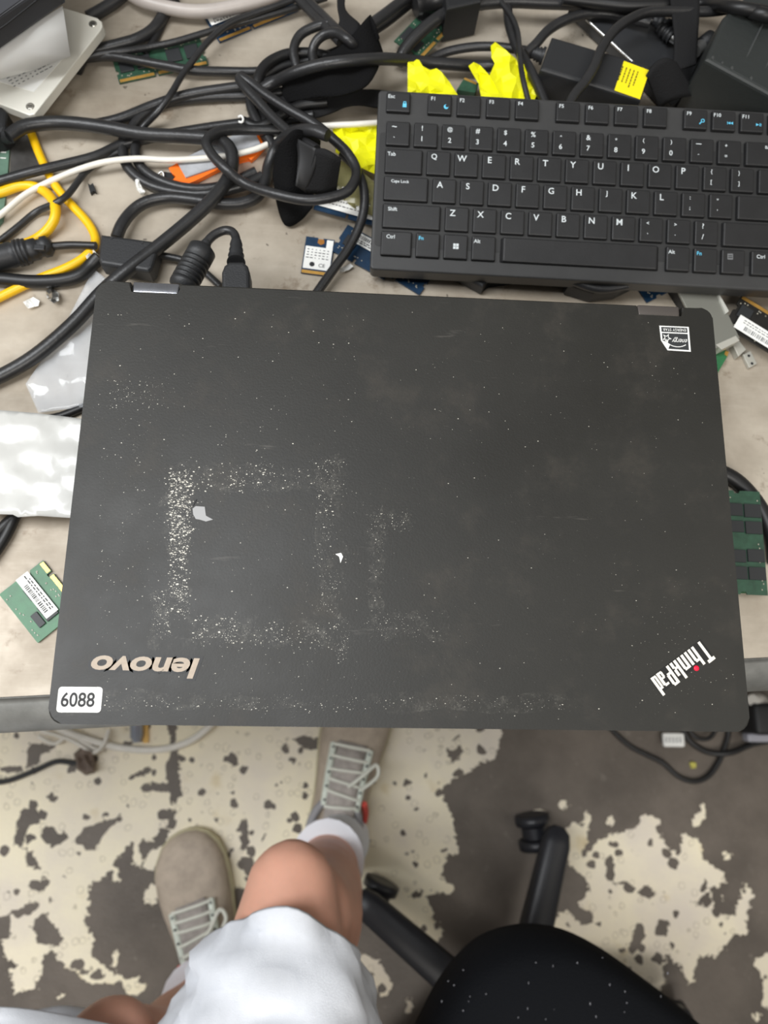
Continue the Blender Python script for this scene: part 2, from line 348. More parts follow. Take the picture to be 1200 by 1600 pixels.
q = MB().rings([[(L0.lerp(L1, k / nseg)) + ein * d - Vector((0, 0, L0.z)) + Vector((0, 0, BZ + h)) for d, h in ep][::-1] for k in range(nseg + 1)], True)
q.build('edge_trim', mat('worn grey steel edge', (126, 126, 122), .5, .4, var=.22, vscale=28, bump=.3, bscale=60), bench)
legm = mat('grey painted steel', (120, 120, 118), .5)
for sx, d in ((.1, .1), (.1, 1.02), (.93, .1), (.93, 1.02)):
    q = L0.lerp(L1, sx) + ein * d
    MB().box((q.x, q.y, (BZ - .03) / 2), (.05, .05, BZ - .03), .004).build('leg', legm, bench)

# ------------------------------------------------------------------ top laptop
def laptop_local(pts, z=LZ): return px2d(pts, z)
cx = (RWC @ Vector((.01369925, -.00794707, .37011217))).x; cy = (RWC @ Vector((.01369925, -.00794707, .37011217))).y
LW, LH = .343, .23135
T = Matrix.Translation((cx, cy, 0))
M = bpy.data.materials.new('worn laptop rubber coating'); nt, N, mt, ns, mc, rp = nodes(M); bs = nt.nodes['Principled BSDF']
co = N('ShaderNodeTexCoord').outputs['Object']
c1 = mc(rp(ns(9, 6, .65, co), .3, .75), (27, 26, 22), (35, 34, 30))
c1 = mc(rp(ns(28, 6, .7, co), .5, .75, 0, .17), c1, (88, 80, 70))
mp = N('ShaderNodeMapping'); mp.inputs['Scale'].default_value = (5, 34, 1); mp.inputs['Rotation'].default_value = (0, 0, .5); nt.links.new(co, mp.inputs[0])
c1 = mc(rp(ns(3, 4, .7, mp.outputs[0]), .66, .74, 0, .3), c1, (100, 96, 90))
nt.links.new(c1, bs.inputs['Base Color'])
nt.links.new(rp(ns(14, 5, .6, co), .3, .7, .46, .56), bs.inputs['Roughness']); bs.inputs['Specular IOR Level'].default_value = .5
bp = N('ShaderNodeBump'); bp.inputs['Strength'].default_value = .14; bp.inputs['Distance'].default_value = .0004
nt.links.new(ns(900, 3, .5, co), bp.inputs['Height']); nt.links.new(bp.outputs[0], bs.inputs['Normal'])
lid_mat = M
lap = thing('laptop', 'black laptop, closed and scuffed with sticker residue, on top of the laptop stack', 'laptop', Matrix.Translation((cx, cy, LZ - .033)))
def tolid(px, py): v = P(px, py, LZ); return v.x, v.y
def arc(cx_, cy_, r, a0, a1, n=5): return [(cx_ + r * math.cos(math.radians(a0 + (a1 - a0) * k / n)), cy_ + r * math.sin(math.radians(a0 + (a1 - a0) * k / n))) for k in range(n + 1)]
x0, x1, y0, y1 = cx - LW / 2, cx + LW / 2, cy - LH / 2, cy + LH / 2
ha, hb = tolid(203, 450)[0], tolid(281, 450)[0]; hc, hd = tolid(996, 487)[0], tolid(1066, 487)[0]; nd = .0068
r = .006
outline = arc(x1 - r, y1 - r, r, 0, 90)[::1]
outline = arc(x1 - r, y1 - r, r, 0, 90) + [(hd, y1), (hd, y1 - nd), (hc, y1 - nd), (hc, y1), (hb, y1), (hb, y1 - nd), (ha, y1 - nd), (ha, y1)] + arc(x0 + r, y1 - r, r, 90, 180) + arc(x0 + .007, y0 + .007, .007, 180, 270) + arc(x1 - .007, y0 + .007, .007, 270, 360)
MB().prism(outline, LZ - .0075, LZ, .0009, 2).build('lid', lid_mat, lap)
base_mat = mat('laptop base plastic', (30, 30, 30), .5, bump=.2, bscale=800)
ba = tolid(880, 470)[0]
outl = rrect(LW - .003, LH - .003, .007, 5, cx, cy)
MB().prism(outl, LZ - .033, LZ - .0085, .0012, 2).build('base', base_mat, lap)
MB().box(((ba + hd) / 2, y1 + .0015, LZ - .018), (hd - ba, .008, .012), .001).build('rear_ridge', base_mat, lap)
hm1 = mat('polished hinge cover', (150, 152, 158), .22, .9, var=.15, vscale=90); hm2 = mat('grey hinge cover', (98, 92, 88), .4, .5)
for a_, b_, hm in ((ha, hb, hm1), (hc, hd, hm2)):
    MB().box(((a_ + b_) / 2, y1 - nd / 2 + .001, LZ - .0045), (b_ - a_ - .0014, nd - .0008 + .001, .0065), .0012, 3, smooth=True).build('hinge_cover', hm, lap)
# asset label with its number
a = Vector(tolid(92, 1073) + (0,)); b = Vector(tolid(161, 1073.5) + (0,)); Ml = frame(a, b)
lw = (b - a).length; lh = .0118
MB().prism(rrect(lw, lh, .0016, 4, lw / 2, -lh / 2), LZ, LZ + .00018, M=Ml).build('asset_label', label_white, lap)
st = lap.children[-1] if False else bpy.data.objects['asset_label']
put_text(MB(), '6088', lw * .5 - .0008, -lh / 2, LZ + .00025, height=.0068, width=lw * .76, off=.018, M=Ml).build('number', ink, st)
# maker's name in raised letters, read from the far side
Mr = Matrix.Rotation(math.pi, 4, 'Z')
a = Vector(tolid(138, 1024) + (0,)); b = Vector(tolid(313, 1029) + (0,)); Mlo = frame(b, a); ln = (b - a).length
lo_dark = mat('logo outline', (18, 18, 18), .5); lo_face = mat('brushed logo metal', (168, 154, 138), .55, .1, var=.08, vscale=300)
for nm_, z_, gr_, mm_ in (('logo_surround', LZ + .00012, .001, lo_dark), ('logo_letters', LZ + .0003, 0, lo_face)):
    q = MB(); V_, F_, tw_, th_ = TXT[('lenovo', .03)]; of_ = .03 if gr_ == 0 else .11
    V2, F2, tw2, th2 = TXT[('lenovo', of_)]
    put_text(q, 'lenovo', ln / 2, .0047, z_, height=.0098 * th2 / th_, width=(ln - .003) * tw2 / tw_, off=of_, shear=.28, M=Mlo); q.build(nm_, mm_, lap)
# slanted model name with a red lamp over the i
a = Vector(tolid(1093, 1000) + (0,)); b = Vector(tolid(1015, 1059) + (0,)); Mt = frame(a, b); lt = (b - a).length
MB().prism([(-.0008, 0), (lt + .0005, 0), (lt + .0005, .0095), (-.0008, .0095)], LZ, LZ + .0001, M=Mt).build('badge', lo_dark, lap)
TP = MB(); tw = .00155
def bar(x, ya, yb, w_=tw): TP.add([(x - w_ / 2, ya, LZ + .0002), (x + w_ / 2, ya, LZ + .0002), (x + w_ / 2, yb, LZ + .0002), (x - w_ / 2, yb, LZ + .0002)], [(0, 1, 2, 3)], Mt)
def hbar(xa, xb, y, t=.0013): TP.add([(xa, y - t / 2, LZ + .00021), (xb, y - t / 2, LZ + .00021), (xb, y + t / 2, LZ + .00021), (xa, y + t / 2, LZ + .00021)], [(0, 1, 2, 3)], Mt)
X = [.0009 + i * (lt - .0018) / 13.2 for i in range(14)]; H1, H2 = .0108, .0078
bar(X[0] + .0003, .0004, H1); hbar(X[0] - .0019, X[0] + .0025, H1 + .0002, .0017)
bar(X[2], .0004, H1); bar(X[3], .0004, H2 - .001); hbar(X[2], X[3] + .0004, H2 - .0006)
bar(X[4], .0004, H2); bar(X[5], .0004, H2); bar(X[6], .0004, H2 - .001); hbar(X[5], X[6] + .0004, H2 - .0006)
bar(X[7], .0004, H1); bar(X[8], .0004, H2 * .45, tw); bar(X[8], H2 * .55, H2, tw); hbar(X[7], X[8], H2 * .5)
bar(X[9], .0004, H1 - .0004); bar(X[10], H2 * .55, H1 - .0014); hbar(X[9], X[10] + .0003, H1 - .001); hbar(X[9], X[10] + .0003, H2 * .52)
bar(X[11] - .0002, .001, H2 * .5, .0012); bar(X[12] - .0006, .0004, H2 - .0006); hbar(X[11] - .0006, X[12] - .0005, H2 - .0004, .0012); hbar(X[11] - .0005, X[12] - .0006, H2 * .5, .001); hbar(X[11] - .0005, X[12] - .0006, .001, .001)
bar(X[12] + .0012, .001, H2 - .001, .0012); bar(X[13] + .0006, .0004, H1); hbar(X[12] + .0008, X[13] + .0004, H2 - .0005, .0011); hbar(X[12] + .0008, X[13] + .0004, .001, .001)
TP.build('badge_letters', mat('badge silver white', (226, 222, 212), .35), lap)
dp = MB(); dp.lathe(Mt @ Vector((X[4], H2 + .0021, LZ)), Mt @ Vector((X[4], H2 + .0021, LZ + .0005)), [(0, .0013), (.7, .0013), (1, .0008)], 16); dp.build('red_lamp', mat('red indicator', (255, 10, 50), .3, emit=.6), lap)
# efficiency sticker with a folded corner, upside down
a = Vector(tolid(1076, 511) + (0,)); b = Vector(tolid(1030, 509) + (0,)); Me = frame(a, b); ew = (b - a).length; eh = .0148
def eprism(mb, pts, za, zb): return mb.prism([(x * ew, y * eh) for x, y in pts], LZ + za, LZ + zb, M=Me)
es = eprism(MB(), [(0, 0), (1, 0), (.98, .6), (.78, 1), (.0, 1.02)], 0, .00015).build('efficiency_sticker', label_white, lap)
q = MB(); eprism(q, [(.06, .05), (.94, .05), (.94, .25), (.06, .25)], .00015, .0002); eprism(q, [(.06, .3), (.93, .3), (.93, .62), (.74, .94), (.06, .96)], .00015, .0002); q.build('printed_field', mat('sticker dark print', (48, 50, 52), .5), es)
q = MB(); put_text(q, 'ENERGY STAR', ew * .5, eh * .15, LZ + .00025, height=eh * .11, width=ew * .78, off=.0, M=Me @ Matrix.Translation((0, 0, 0)))
Mf = Me
put_text(q, 'energy', ew * .34, eh * .55, LZ + .00025, height=eh * .2, width=ew * .5, off=0, shear=.35, M=Mf)
sx, sy, sr = ew * .78, eh * .5, ew * .17
star = [(sx + (sr if k % 2 == 0 else sr * .42) * math.cos(math.radians(90 + k * 36 + 8)), sy + (sr if k % 2 == 0 else sr * .42) * math.sin(math.radians(90 + k * 36 + 8))) for k in range(10)]
star2 = [(sx + (x - sx) * .62, sy + (y - sy) * .62) for x, y in star]
q.add([(x, y, LZ + .00025) for x, y in star + star2], [(k, (k + 1) % 10, 10 + (k + 1) % 10, 10 + k) for k in range(10)], Me)
ar = [(ew * .44 + ew * .42 * math.cos(t_), eh * .5 + eh * .36 * math.sin(t_)) for t_ in [math.radians(5 + 130 * k / 16) for k in range(17)]]
ar2 = [(ew * .44 + ew * .39 * math.cos(t_), eh * .5 + eh * .33 * math.sin(t_)) for t_ in [math.radians(5 + 130 * k / 16) for k in range(17)]]
q.add([(x, y, LZ + .00025) for x, y in ar + ar2], [(k, k + 1, 18 + k, 17 + k) for k in range(16)], Me)
q.build('sticker_lettering', label_white, es)
q = MB(); q.add([tuple(Me @ Vector(v)) for v in ((ew * .98, eh * .6, LZ + .0002), (ew * .78, eh, LZ + .0002), (ew * .72, eh * .8, LZ + .0014), (ew * .88, eh * .66, LZ + .0010))], [(0, 1, 2, 3)]); q.build('folded_corner', label_white, es)
# scraps and residue on the lid
flake_mat = mat('dried glue flakes', (196, 192, 180), .35, var=.25, vscale=900)
def flakes(name, regions, seed):
    rnd = random.Random(seed); mb = MB()
    for (ax, ay, bx, by, n, smin, smax) in regions:
        for _ in range(n):
            g = rnd.random(); px = ax + (bx - ax) * rnd.random() + rnd.gauss(0, 3.5); py = ay + (by - ay) * rnd.random() + rnd.gauss(0, 3.5)
            if not (90 < px < 1150 and 480 < py < 1125): continue
            if g > .5 and noise.noise(Vector((px * .03, py * .03, seed))) < -.05: continue
            x, y = tolid(px, py); s_ = smin + (smax - smin) * rnd.random() ** 5; k = rnd.randint(3, 5); a0 = rnd.random() * 6.28
            el = 1 + rnd.random()
            vs = [(x + s_ * el * math.cos(a0 + 6.283 * i / k) * rnd.uniform(.6, 1), y + s_ * math.sin(a0 + 6.283 * i / k) * rnd.uniform(.6, 1), LZ + .00004 + s_ * .3 * rnd.random()) for i in range(k)]
            mb.add(vs, [tuple(range(k))])
    return mb.build(name, flake_mat, lap, kind='stuff')
flakes('glue_residue', [(264, 738, 298, 850, 900, .00012, .00062), (266, 850, 292, 960, 520, .0001, .0006), (238, 925, 264, 1000, 300, .00008, .0004), (280, 726, 420, 768, 210, .0001, .0006), (350, 722, 500, 768, 150, .0001, .0005),
    (494, 716, 536, 770, 130, .0001, .0004), (494, 770, 520, 880, 130, .0001, .0005), (500, 880, 530, 955, 120, .0001, .0003), (300, 962, 370, 1004, 170, .0001, .0006), (350, 975, 540, 1010, 400, .00008, .0004),
    (528, 965, 542, 1030, 80, .0001, .0003), (575, 800, 640, 830, 100, .0001, .0003), (575, 830, 600, 1000, 120, .00008, .0003), (600, 955, 690, 1000, 100, .0001, .0003), (80, 1088, 460, 1108, 340, .00008, .00035), (460, 1090, 900, 1108, 240, .00008, .0003)], 3)
flakes('dust_speck', [(150, 480, 560, 1130, 1040, .00006, .00036), (150, 600, 300, 1000, 440, .00006, .0003), (170, 590, 270, 640, 120, .0001, .0003), (450, 520, 1130, 1130, 660, .00006, .00032), (990, 900, 1150, 1100, 140, .00008, .0003), (500, 480, 1090, 700, 120, .00006, .0003)], 5)
M = bpy.data.materials.new('thin glue film'); nt, N, mt, ns, mc, rp = nodes(M); bs = nt.nodes['Principled BSDF']; co = N('ShaderNodeTexCoord').outputs['Object']
bs.inputs['Base Color'].default_value = (.25, .24, .21, 1); bs.inputs['Roughness'].default_value = .4
nt.links.new(mt('MULTIPLY', rp(ns(90, 6, .8, co), .46, .78), rp(ns(1100, 2, .6, co), .35, .7, .06, .5)), bs.inputs['Alpha'])
q = MB()
for ax, ay, bx, by in ((256, 736, 300, 960), (234, 925, 270, 1012), (270, 728, 535, 768), (494, 716, 534, 960), (290, 966, 545, 1012), (578, 802, 640, 830), (576, 830, 602, 985), (600, 955, 700, 1000), (70, 1084, 900, 1112)):
    pts = [(x_ + random.gauss(0, 5), y_ + random.gauss(0, 5)) for x_, y_ in [(ax + (bx - ax) * k / 12, ay) for k in range(12)] + [(bx, ay + (by - ay) * k / 12) for k in range(12)] + [(bx - (bx - ax) * k / 12, by) for k in range(12)] + [(ax, by - (by - ay) * k / 12) for k in range(12)]]
    q.add([(*tolid(*p_), LZ + .00004) for p_ in pts], [tuple(range(len(pts)))[::-1]])
q.build('glue_film', M, lap, kind='stuff')
scrap_mat = mat('torn grey sticker', (150, 150, 150), .4)
MB().prism(px2d([(301, 795), (306, 791), (320, 792), (322, 806), (333, 812), (322, 815), (312, 812), (306, 811), (302, 804)], LZ), LZ, LZ + .0003).build('sticker_scrap', scrap_mat, lap)
MB().prism(px2d([(524, 866), (533, 864), (536, 870), (532, 880), (530, 870)], LZ), LZ, LZ + .0005).build('sticker_scrap', label_white, lap)
MB().prism(px2d([(302, 791), (308, 780), (303, 784)], LZ), LZ, LZ + .0004).build('sticker_scrap', ink, lap)

# the two closed laptops that carry it
for k, (dx, dy, rz, lab) in enumerate(((.0, -.004, 0, 'closed black laptop directly under the top laptop, middle of the stack'), (.002, -.006, 0, 'closed black laptop lying on the bench at the bottom of the stack'))):
    zt = LZ - .0335 - k * .0333
    t = thing('laptop', lab, 'laptop', Matrix.Translation((cx + dx, cy + dy, zt - .033)) @ Matrix.Rotation(rz, 4, 'Z'))
    MB().prism(rrect(.333, .219, .008), .0245, .033, .001, 2).build('lid', plastic_dark, t, world=False)
    MB().prism(rrect(.331, .217, .008), 0, .0238, .001).build('base', plastic_dark, t, world=False)

# ------------------------------------------------------------------ keyboard
RK = Matrix(((.99869932, -.04759774, -.01827897), (.04823952, .99817084, .03644057), (.01651105, -.03727494, .99916864)))
TK = Vector((9.39446558e-05, -.259040034, .485443017))
U = .01905
Kx = RWC @ Vector(RK.col[0]); Ky = RWC @ (-Vector(RK.col[1])); Kz = RWC @ (-Vector(RK.col[2])); Ko = RWC @ TK + Vector((0, 0, CAMZ))
Mk = Matrix((Kx, Ky, Kz)).transposed().to_4x4(); Mk.translation = Ko       # origin: top left of the number row, key tops at z=0
kb = thing('keyboard', 'black wired keyboard with white legends lying on the clutter behind the laptop', 'keyboard', Mk)
kplate = mat('keyboard frame plastic', (50, 50, 50), .5, bump=.06, bscale=700, var=.12, vscale=25)
kcap = mat('keycap plastic', (27, 27, 28), .48, bump=.06, bscale=900, var=.15, vscale=60)
kleg = mat('white key legend', (200, 206, 208), .5); kblue = mat('blue key legend', (95, 190, 225), .5)
X0, X1, Y0, Y1 = -.28 * U, 22.6 * U, -4.93 * U, 1.66 * U
MB().prism([(X0 + a_, Y1) if False else (x, y) for x, y in rrect(X1 - X0, Y1 - Y0, .003, 4, (X0 + X1) / 2, (Y0 + Y1) / 2) for a_ in (0,)], -.017, -.0022, .0015, 3).build('frame', kplate, kb, world=False)
MB().prism(rrect(15.1 * U, 4.15 * U, .002, 3, 7.4 * U, -2.0 * U - .00 + -.5 * U + .5 * U), -.0021, -.0019).build('key_well', mat('key gap', (36, 36, 36), .6), kb, world=False)
for y, row in KEYROWS:
    for s_, kx, wd, icon in row:
        hh = (.70 if y < 0 else .86) * U
        ww = wd * U - .0032 if y >= 0 else .0160
        kx_, ky_ = kx * U, -y * U
        if y == 4 and wd > 5: kx_ = 7.22 * U
        k = MB().box((0, 0, -.001), (ww + .0008, hh + .0008, .0034), .0008, 2, taper=.955, M=Matrix.Translation((kx_, ky_, 0))).build('key', kcap, kb, world=False)
        l = MB(); lm = kleg
        if '\n' in s_:
            a_, b_ = s_.split('\n')
            tiny = {'_': .0004, '~': .0008, '"': .0008, '^': .0009, '+': .0014, '<': .0014, '>': .0014, ':': .0015, '*': .0012}
            tb = {'-': .0003, '`': .0006, "'": .0007, ',': .0007, '.': .0004, '=': .0009, ';': .0018}
            put_text(l, a_, kx_ - ww * .17, ky_ + hh * .27, .00078, height=tiny.get(a_, .0027) * 1.3, off=.012)
            put_text(l, b_, kx_ - ww * .17, ky_ - hh * .18, .00078, height=tb.get(b_, .0027) * 1.3, off=.012)
        elif len(s_) == 1: put_text(l, s_, kx_ - ww * .2, ky_ + hh * .24, .00078, height=.0043, off=.012)
        elif s_ and not s_ == 'Enter' and not (s_ == 'Shift' and kx > 5):
            big = y < 0; xo = kx_ - ww / 2 + (.0032 if wd <= 1 else .0042) + (.0005 * len(s_) if len(s_) > 3 else 0) + (.0022 if len(s_) > 5 else 0)
            if s_ == 'Backspace': xo = kx_ + ww * .05
            put_text(l, s_, xo, ky_ + hh * .27, .00078, height=.0026 if len(s_) < 6 else .0027, off=.012)
            if icon == 'blue': lm = kblue
        if l.v: l.build('legend', lm, k, world=False)
        i = MB(); im = kblue; ix, iy = kx_ + ww * .27, ky_ - hh * .12; zz = .0008
        def rc(a_, b_, c_, d_): i.add([(a_, b_, zz), (c_, b_, zz), (c_, d_, zz), (a_, d_, zz)], [(0, 1, 2, 3)])
        if icon == 'win':
            im = kleg; ix, iy = kx_, ky_
            for dx, dy in ((-.0018, -.0018), (.0002, -.0018), (-.0018, .0002), (.0002, .0002)): rc(ix + dx, iy + dy, ix + dx + .0017, iy + dy + .0017)
        elif icon == 'menu':
            im = mat('grey key legend', (130, 132, 134), .5); ix, iy = kx_ - ww * .15, ky_ + hh * .2
            for dy in (-.0014, -.0002, .001): rc(ix - .0014, iy + dy, ix + .0014, iy + dy + .0004)
            rc(ix - .0018, iy - .0018, ix - .0015, iy + .0018); rc(ix + .0015, iy - .0018, ix + .0018, iy + .0018); rc(ix - .0018, iy + .0017, ix + .0018, iy + .002); rc(ix - .0018, iy - .002, ix + .0018, iy - .0017)
        elif icon == 'lock':
            rc(ix - .0013, iy - .002, ix + .0013, iy + .0006); rc(ix - .001, iy + .0006, ix - .0005, iy + .0018); rc(ix + .0005, iy + .0006, ix + .001, iy + .0018); rc(ix - .001, iy + .0015, ix + .001, iy + .002)
        elif icon == 'moon':
            A_ = [(ix + .0016 * math.cos(q), iy + .0016 * math.sin(q), zz) for q in [math.radians(110 + 260 * n_ / 12) for n_ in range(13)]]
            B_ = [(ix + .0006 + .0011 * math.cos(q), iy + .0006 + .0011 * math.sin(q), zz) for q in [math.radians(110 + 260 * n_ / 12) for n_ in range(13)]]
            i.add(A_ + B_, [(n_, n_ + 1, n_ + 14, n_ + 13) for n_ in range(12)])
        elif icon == 'find':
            A_ = [(ix + .0004 + .0013 * math.cos(q), iy + .0006 + .0013 * math.sin(q), zz) for q in [2 * math.pi * n_ / 14 for n_ in range(14)]]
            B_ = [(ix + .0004 + .0008 * math.cos(q), iy + .0006 + .0008 * math.sin(q), zz) for q in [2 * math.pi * n_ / 14 for n_ in range(14)]]
            i.add(A_ + B_, [(n_, (n_ + 1) % 14, (n_ + 1) % 14 + 14, n_ + 14) for n_ in range(14)])
            i.add([(ix - .0004, iy - .0006, zz), (ix - .0009, iy - .0001, zz), (ix - .0021, iy - .0016, zz), (ix - .0016, iy - .0021, zz)], [(0, 1, 2, 3)])
        elif icon in ('prev', 'play'):
            def tri(xa, d): i.add([(xa, iy - .001, zz), (xa, iy + .001, zz), (xa + d, iy, zz)], [(0, 1, 2)])
            if icon == 'prev': rc(ix - .0022, iy - .001, ix - .0018, iy + .001); tri(ix, -.0017); tri(ix + .0018, -.0017)
            else: tri(ix - .0018, .002); rc(ix + .0006, iy - .001, ix + .001, iy + .001); rc(ix + .0014, iy - .001, ix + .0018, iy + .001)
        if i.v: i.build('symbol', im, k, world=False)

# ------------------------------------------------------------------ memory modules and drives
def module(name, label, cat, a, b, wd, h, side, board, chips, lab=None, contact=True, group=None, notch=None, thick=.0012, marks=True, tilt=0):
    A_, B_ = B(a[0], a[1], h), B(b[0], b[1], h); Mx = frame(A_, B_) if side > 0 else frame(B_, A_)
    if tilt: Mx = Mx @ Matrix.Rotation(tilt, 4, 'X')
    ln_ = (B_ - A_).length
    t = thing(name, label, cat, Mx, group)
    pts = [(0, 0)]
    nx_ = notch if notch else .42
    pts += [(ln_ * nx_ - .001, 0), (ln_ * nx_ - .001, .0035), (ln_ * nx_ + .001, .0035), (ln_ * nx_ + .001, 0), (ln_, 0), (ln_, wd * .3), (ln_ - .0018, wd * .33), (ln_ - .0018, wd * .45), (ln_, wd * .48), (ln_, wd), (0, wd), (0, wd * .48), (.0018, wd * .45), (.0018, wd * .33), (0, wd * .3)]
    MB().prism(pts, 0, thick).build('board', board, t, world=False)
    if contact:
        for xa, xb in ((.001, ln_ * nx_ - .0016), (ln_ * nx_ + .0016, ln_ - .001)): MB().prism([(xa, .0003), (xb, .0003), (xb, .0028), (xa, .0028)], thick, thick + .00015).build('contact_strip', gold, t, world=False)
    for (u0, v0, u1, v1) in chips:
        MB().box(((u0 + u1) / 2 * ln_, (v0 + v1) / 2 * wd, thick + .0006), ((u1 - u0) * ln_, (v1 - v0) * wd, .0012), .00015, 1).build('memory_chip', chip_mat, t, world=False)
    if marks:
        q = MB(); rnd = random.Random(label)
        for _ in range(26):
            x = rnd.uniform(.05, .95) * ln_; y = rnd.uniform(.16, .24) * wd if rnd.random() < .6 else rnd.uniform(.85, .95) * wd
            q.box((x, y, thick + .0002), (.0009, .0006, .0004))
        q.build('capacitor', mat('tin capacitor', (170, 165, 150), .4), t, kind='stuff', world=False)
    if lab:
        u0, v0, u1, v1 = lab[:4]
        zz = thick + .00145
        s_ = MB().prism([(u0 * ln_, v0 * wd), (u1 * ln_, v0 * wd), (u1 * ln_, v1 * wd), (u0 * ln_, v1 * wd)], zz, zz + .0001).build('label_sticker', label_white, t, world=False)
        q = MB(); rnd = random.Random(label + 'x'); x = u0 * ln_ + .004
        while x < u1 * ln_ - .006:
            w_ = rnd.uniform(.0003, .0009); ya = (v0 + (v1 - v0) * .55) * wd; yb = (v0 + (v1 - v0) * .85) * wd
            q.box((x, (ya + yb) / 2, zz + .00015), (w_, yb - ya, .0001)); x += w_ + rnd.uniform(.0004, .0009)
        for r_ in range(2):
            x = u0 * ln_ + .003
            while x < u1 * ln_ - .004:
                w_ = rnd.uniform(.001, .003); q.box((x + w_ / 2, (v0 + (v1 - v0) * (.2 + .17 * r_)) * wd, zz + .00015), (w_, .0007, .0001)); x += w_ + .0008
        q.build('print', ink_grey if rnd.random() < .3 else ink, s_, world=False)
    return t, ln_
C4 = [(.05, .32, .2, .8), (.24, .32, .4, .8), (.58, .32, .74, .8), (.79, .32, .94, .8)]
C42 = [(.06, .3, .2, .55), (.26, .3, .4, .55), (.58, .3, .72, .55), (.78, .3, .92, .55), (.06, .62, .2, .9), (.26, .62, .4, .9), (.58, .62, .72, .9), (.78, .62, .92, .9)]
module('memory_module', 'green memory module under two black cables, beside the white drive', 'memory module', (187, 132), (326, 102), .024, .0005, 1, pcb_dkgreen, C4)
module('memory_module', 'dark blue memory module with a white barcode label, under the grey cable at the top', 'memory module', (343, 68), (466, 18), .026, .0005, 1, pcb_blue, [(.1, .3, .24, .5), (.4, .3, .52, .5)], (.02, .56, .8, .82))
module('memory_module', 'dark green memory module standing slanted behind the left yellow paper', 'memory module', (658, 95), (718, 31), .026, .006, 1, pcb_dkgreen, [(.05, .25, .25, .55), (.6, .28, .8, .6), (.1, .7, .35, .95), (.55, .72, .75, .95)], (.02, .52, .62, .72))
module('memory_module', 'bright green memory module with a white CE label at the lower left of the bench', 'memory module', (68, 876), (128, 950), .0325, .0008, -1, pcb_green, [(.16, .36, .44, .62), (.58, .36, .8, .62), (.16, .66, .4, .8)], (.2, .33, 1.0, .6), notch=.75)
module('memory_module', 'green memory module with eight black chips at the right edge of the laptop', 'memory module', (1126, 766), (1137, 928), .0262, .0112, 1, pcb_dkgreen, [(.13, .12, .25, .5), (.13, .54, .26, .97), (.3, .12, .41, .5), (.3, .54, .42, .97), (.58, .12, .7, .5), (.57, .54, .69, .97), (.74, .12, .86, .5), (.74, .54, .86, .97)], contact=False)
module('memory_module', 'green memory module end poking out under the green module at the right', 'memory module', (1118, 775), (1130, 926), .024, .0005, 1, pcb_green, [(.3, .5, .45, .9)], contact=False)
module('memory_module', 'black memory module with gold edge and white label right of the steel bracket', 'memory module', (1240, 512), (1158, 462), .0285, .012, 1, pcb_black, [(.05, .3, .3, .6), (.7, .25, .92, .6)], (.15, .55, .86, .95))
module('memory_module', 'blue memory module with small white labels half under the keyboard corner', 'memory module', (600, 438), (517, 392), .024, .001, -1, pcb_blue, [(.1, .35, .3, .7)], (.2, .55, .8, .92), contact=False)
module('solid_state_drive', 'blue edged drive board with silver label between strap and keyboard', 'drive', (612, 362), (490, 328), .024, .0045, -1, pcb_blue, [], (.04, .12, .92, .95), contact=False)
module('memory_module', 'dark blue memory module poking out below the keyboard corner', 'memory module', (655, 462), (587, 420), .022, .0006, -1, pcb_blue, [(.3, .4, .5, .8)], contact=False)
module('memory_module', 'dark blue memory module under the keyboard front near the right hinge', 'memory module', (1010, 474), (985, 436), .028, .0006, -1, pcb_blue, [(.2, .3, .4, .7), (.6, .3, .8, .7)], contact=False)
# small square solid state card
A_ = B(470, 427, .001); Bq = B(515, 433, .001); Mx = frame(A_, Bq); t = thing('solid_state_card', 'small square blue drive card with white label behind the laptop', 'drive card', Mx); wl = (Bq - A_).length
sc_len = .029
MB().prism([(0, 0), (wl * .86, 0), (wl * .86, .0025), (wl, .0025), (wl, sc_len), (wl * .62, sc_len), (wl * .58, sc_len - .002), (wl * .46, sc_len - .002), (wl * .42, sc_len), (0, sc_len)], 0, .001).build('board', pcb_blue, t, world=False)
MB().prism([(.0004, .0002), (wl * .84, .0002), (wl * .84, .0026), (.0004, .0026)], .001, .0011).build('contact_strip', gold, t, world=False)
MB().prism([(wl * .44, sc_len - .001), (wl * .64, sc_len - .001), (wl * .66, sc_len - .004), (wl * .54, sc_len - .0055), (wl * .42, sc_len - .004)], .001, .0011).build('screw_pad', mat('copper ring', (205, 140, 70), .35, .6), t, world=False)
s_ = MB().prism([(.0008, .0038), (wl - .0006, .0038), (wl - .0006, sc_len - .001), (wl * .74, sc_len - .001), (wl * .74, sc_len * .74), (.0008, sc_len * .74)], .0011, .0013).build('label_sticker', label_white, t, world=False)
q = MB(); put_text(q, 'CE', wl * .68, .0072, .00135, height=.0028, off=.01); q.lathe((wl * .34, .0075, .0013), (wl * .34, .0075, .00134), [(0, .0019), (1, .0019)], 16)
rnd = random.Random(2)
for r_ in range(4):
    for c_ in range(6): q.box((.003 + c_ * .0028, .0125 + r_ * .0022, .00135), (rnd.uniform(.0006, .0022), .0006, .00006))
q.build('print', ink, s_, world=False)
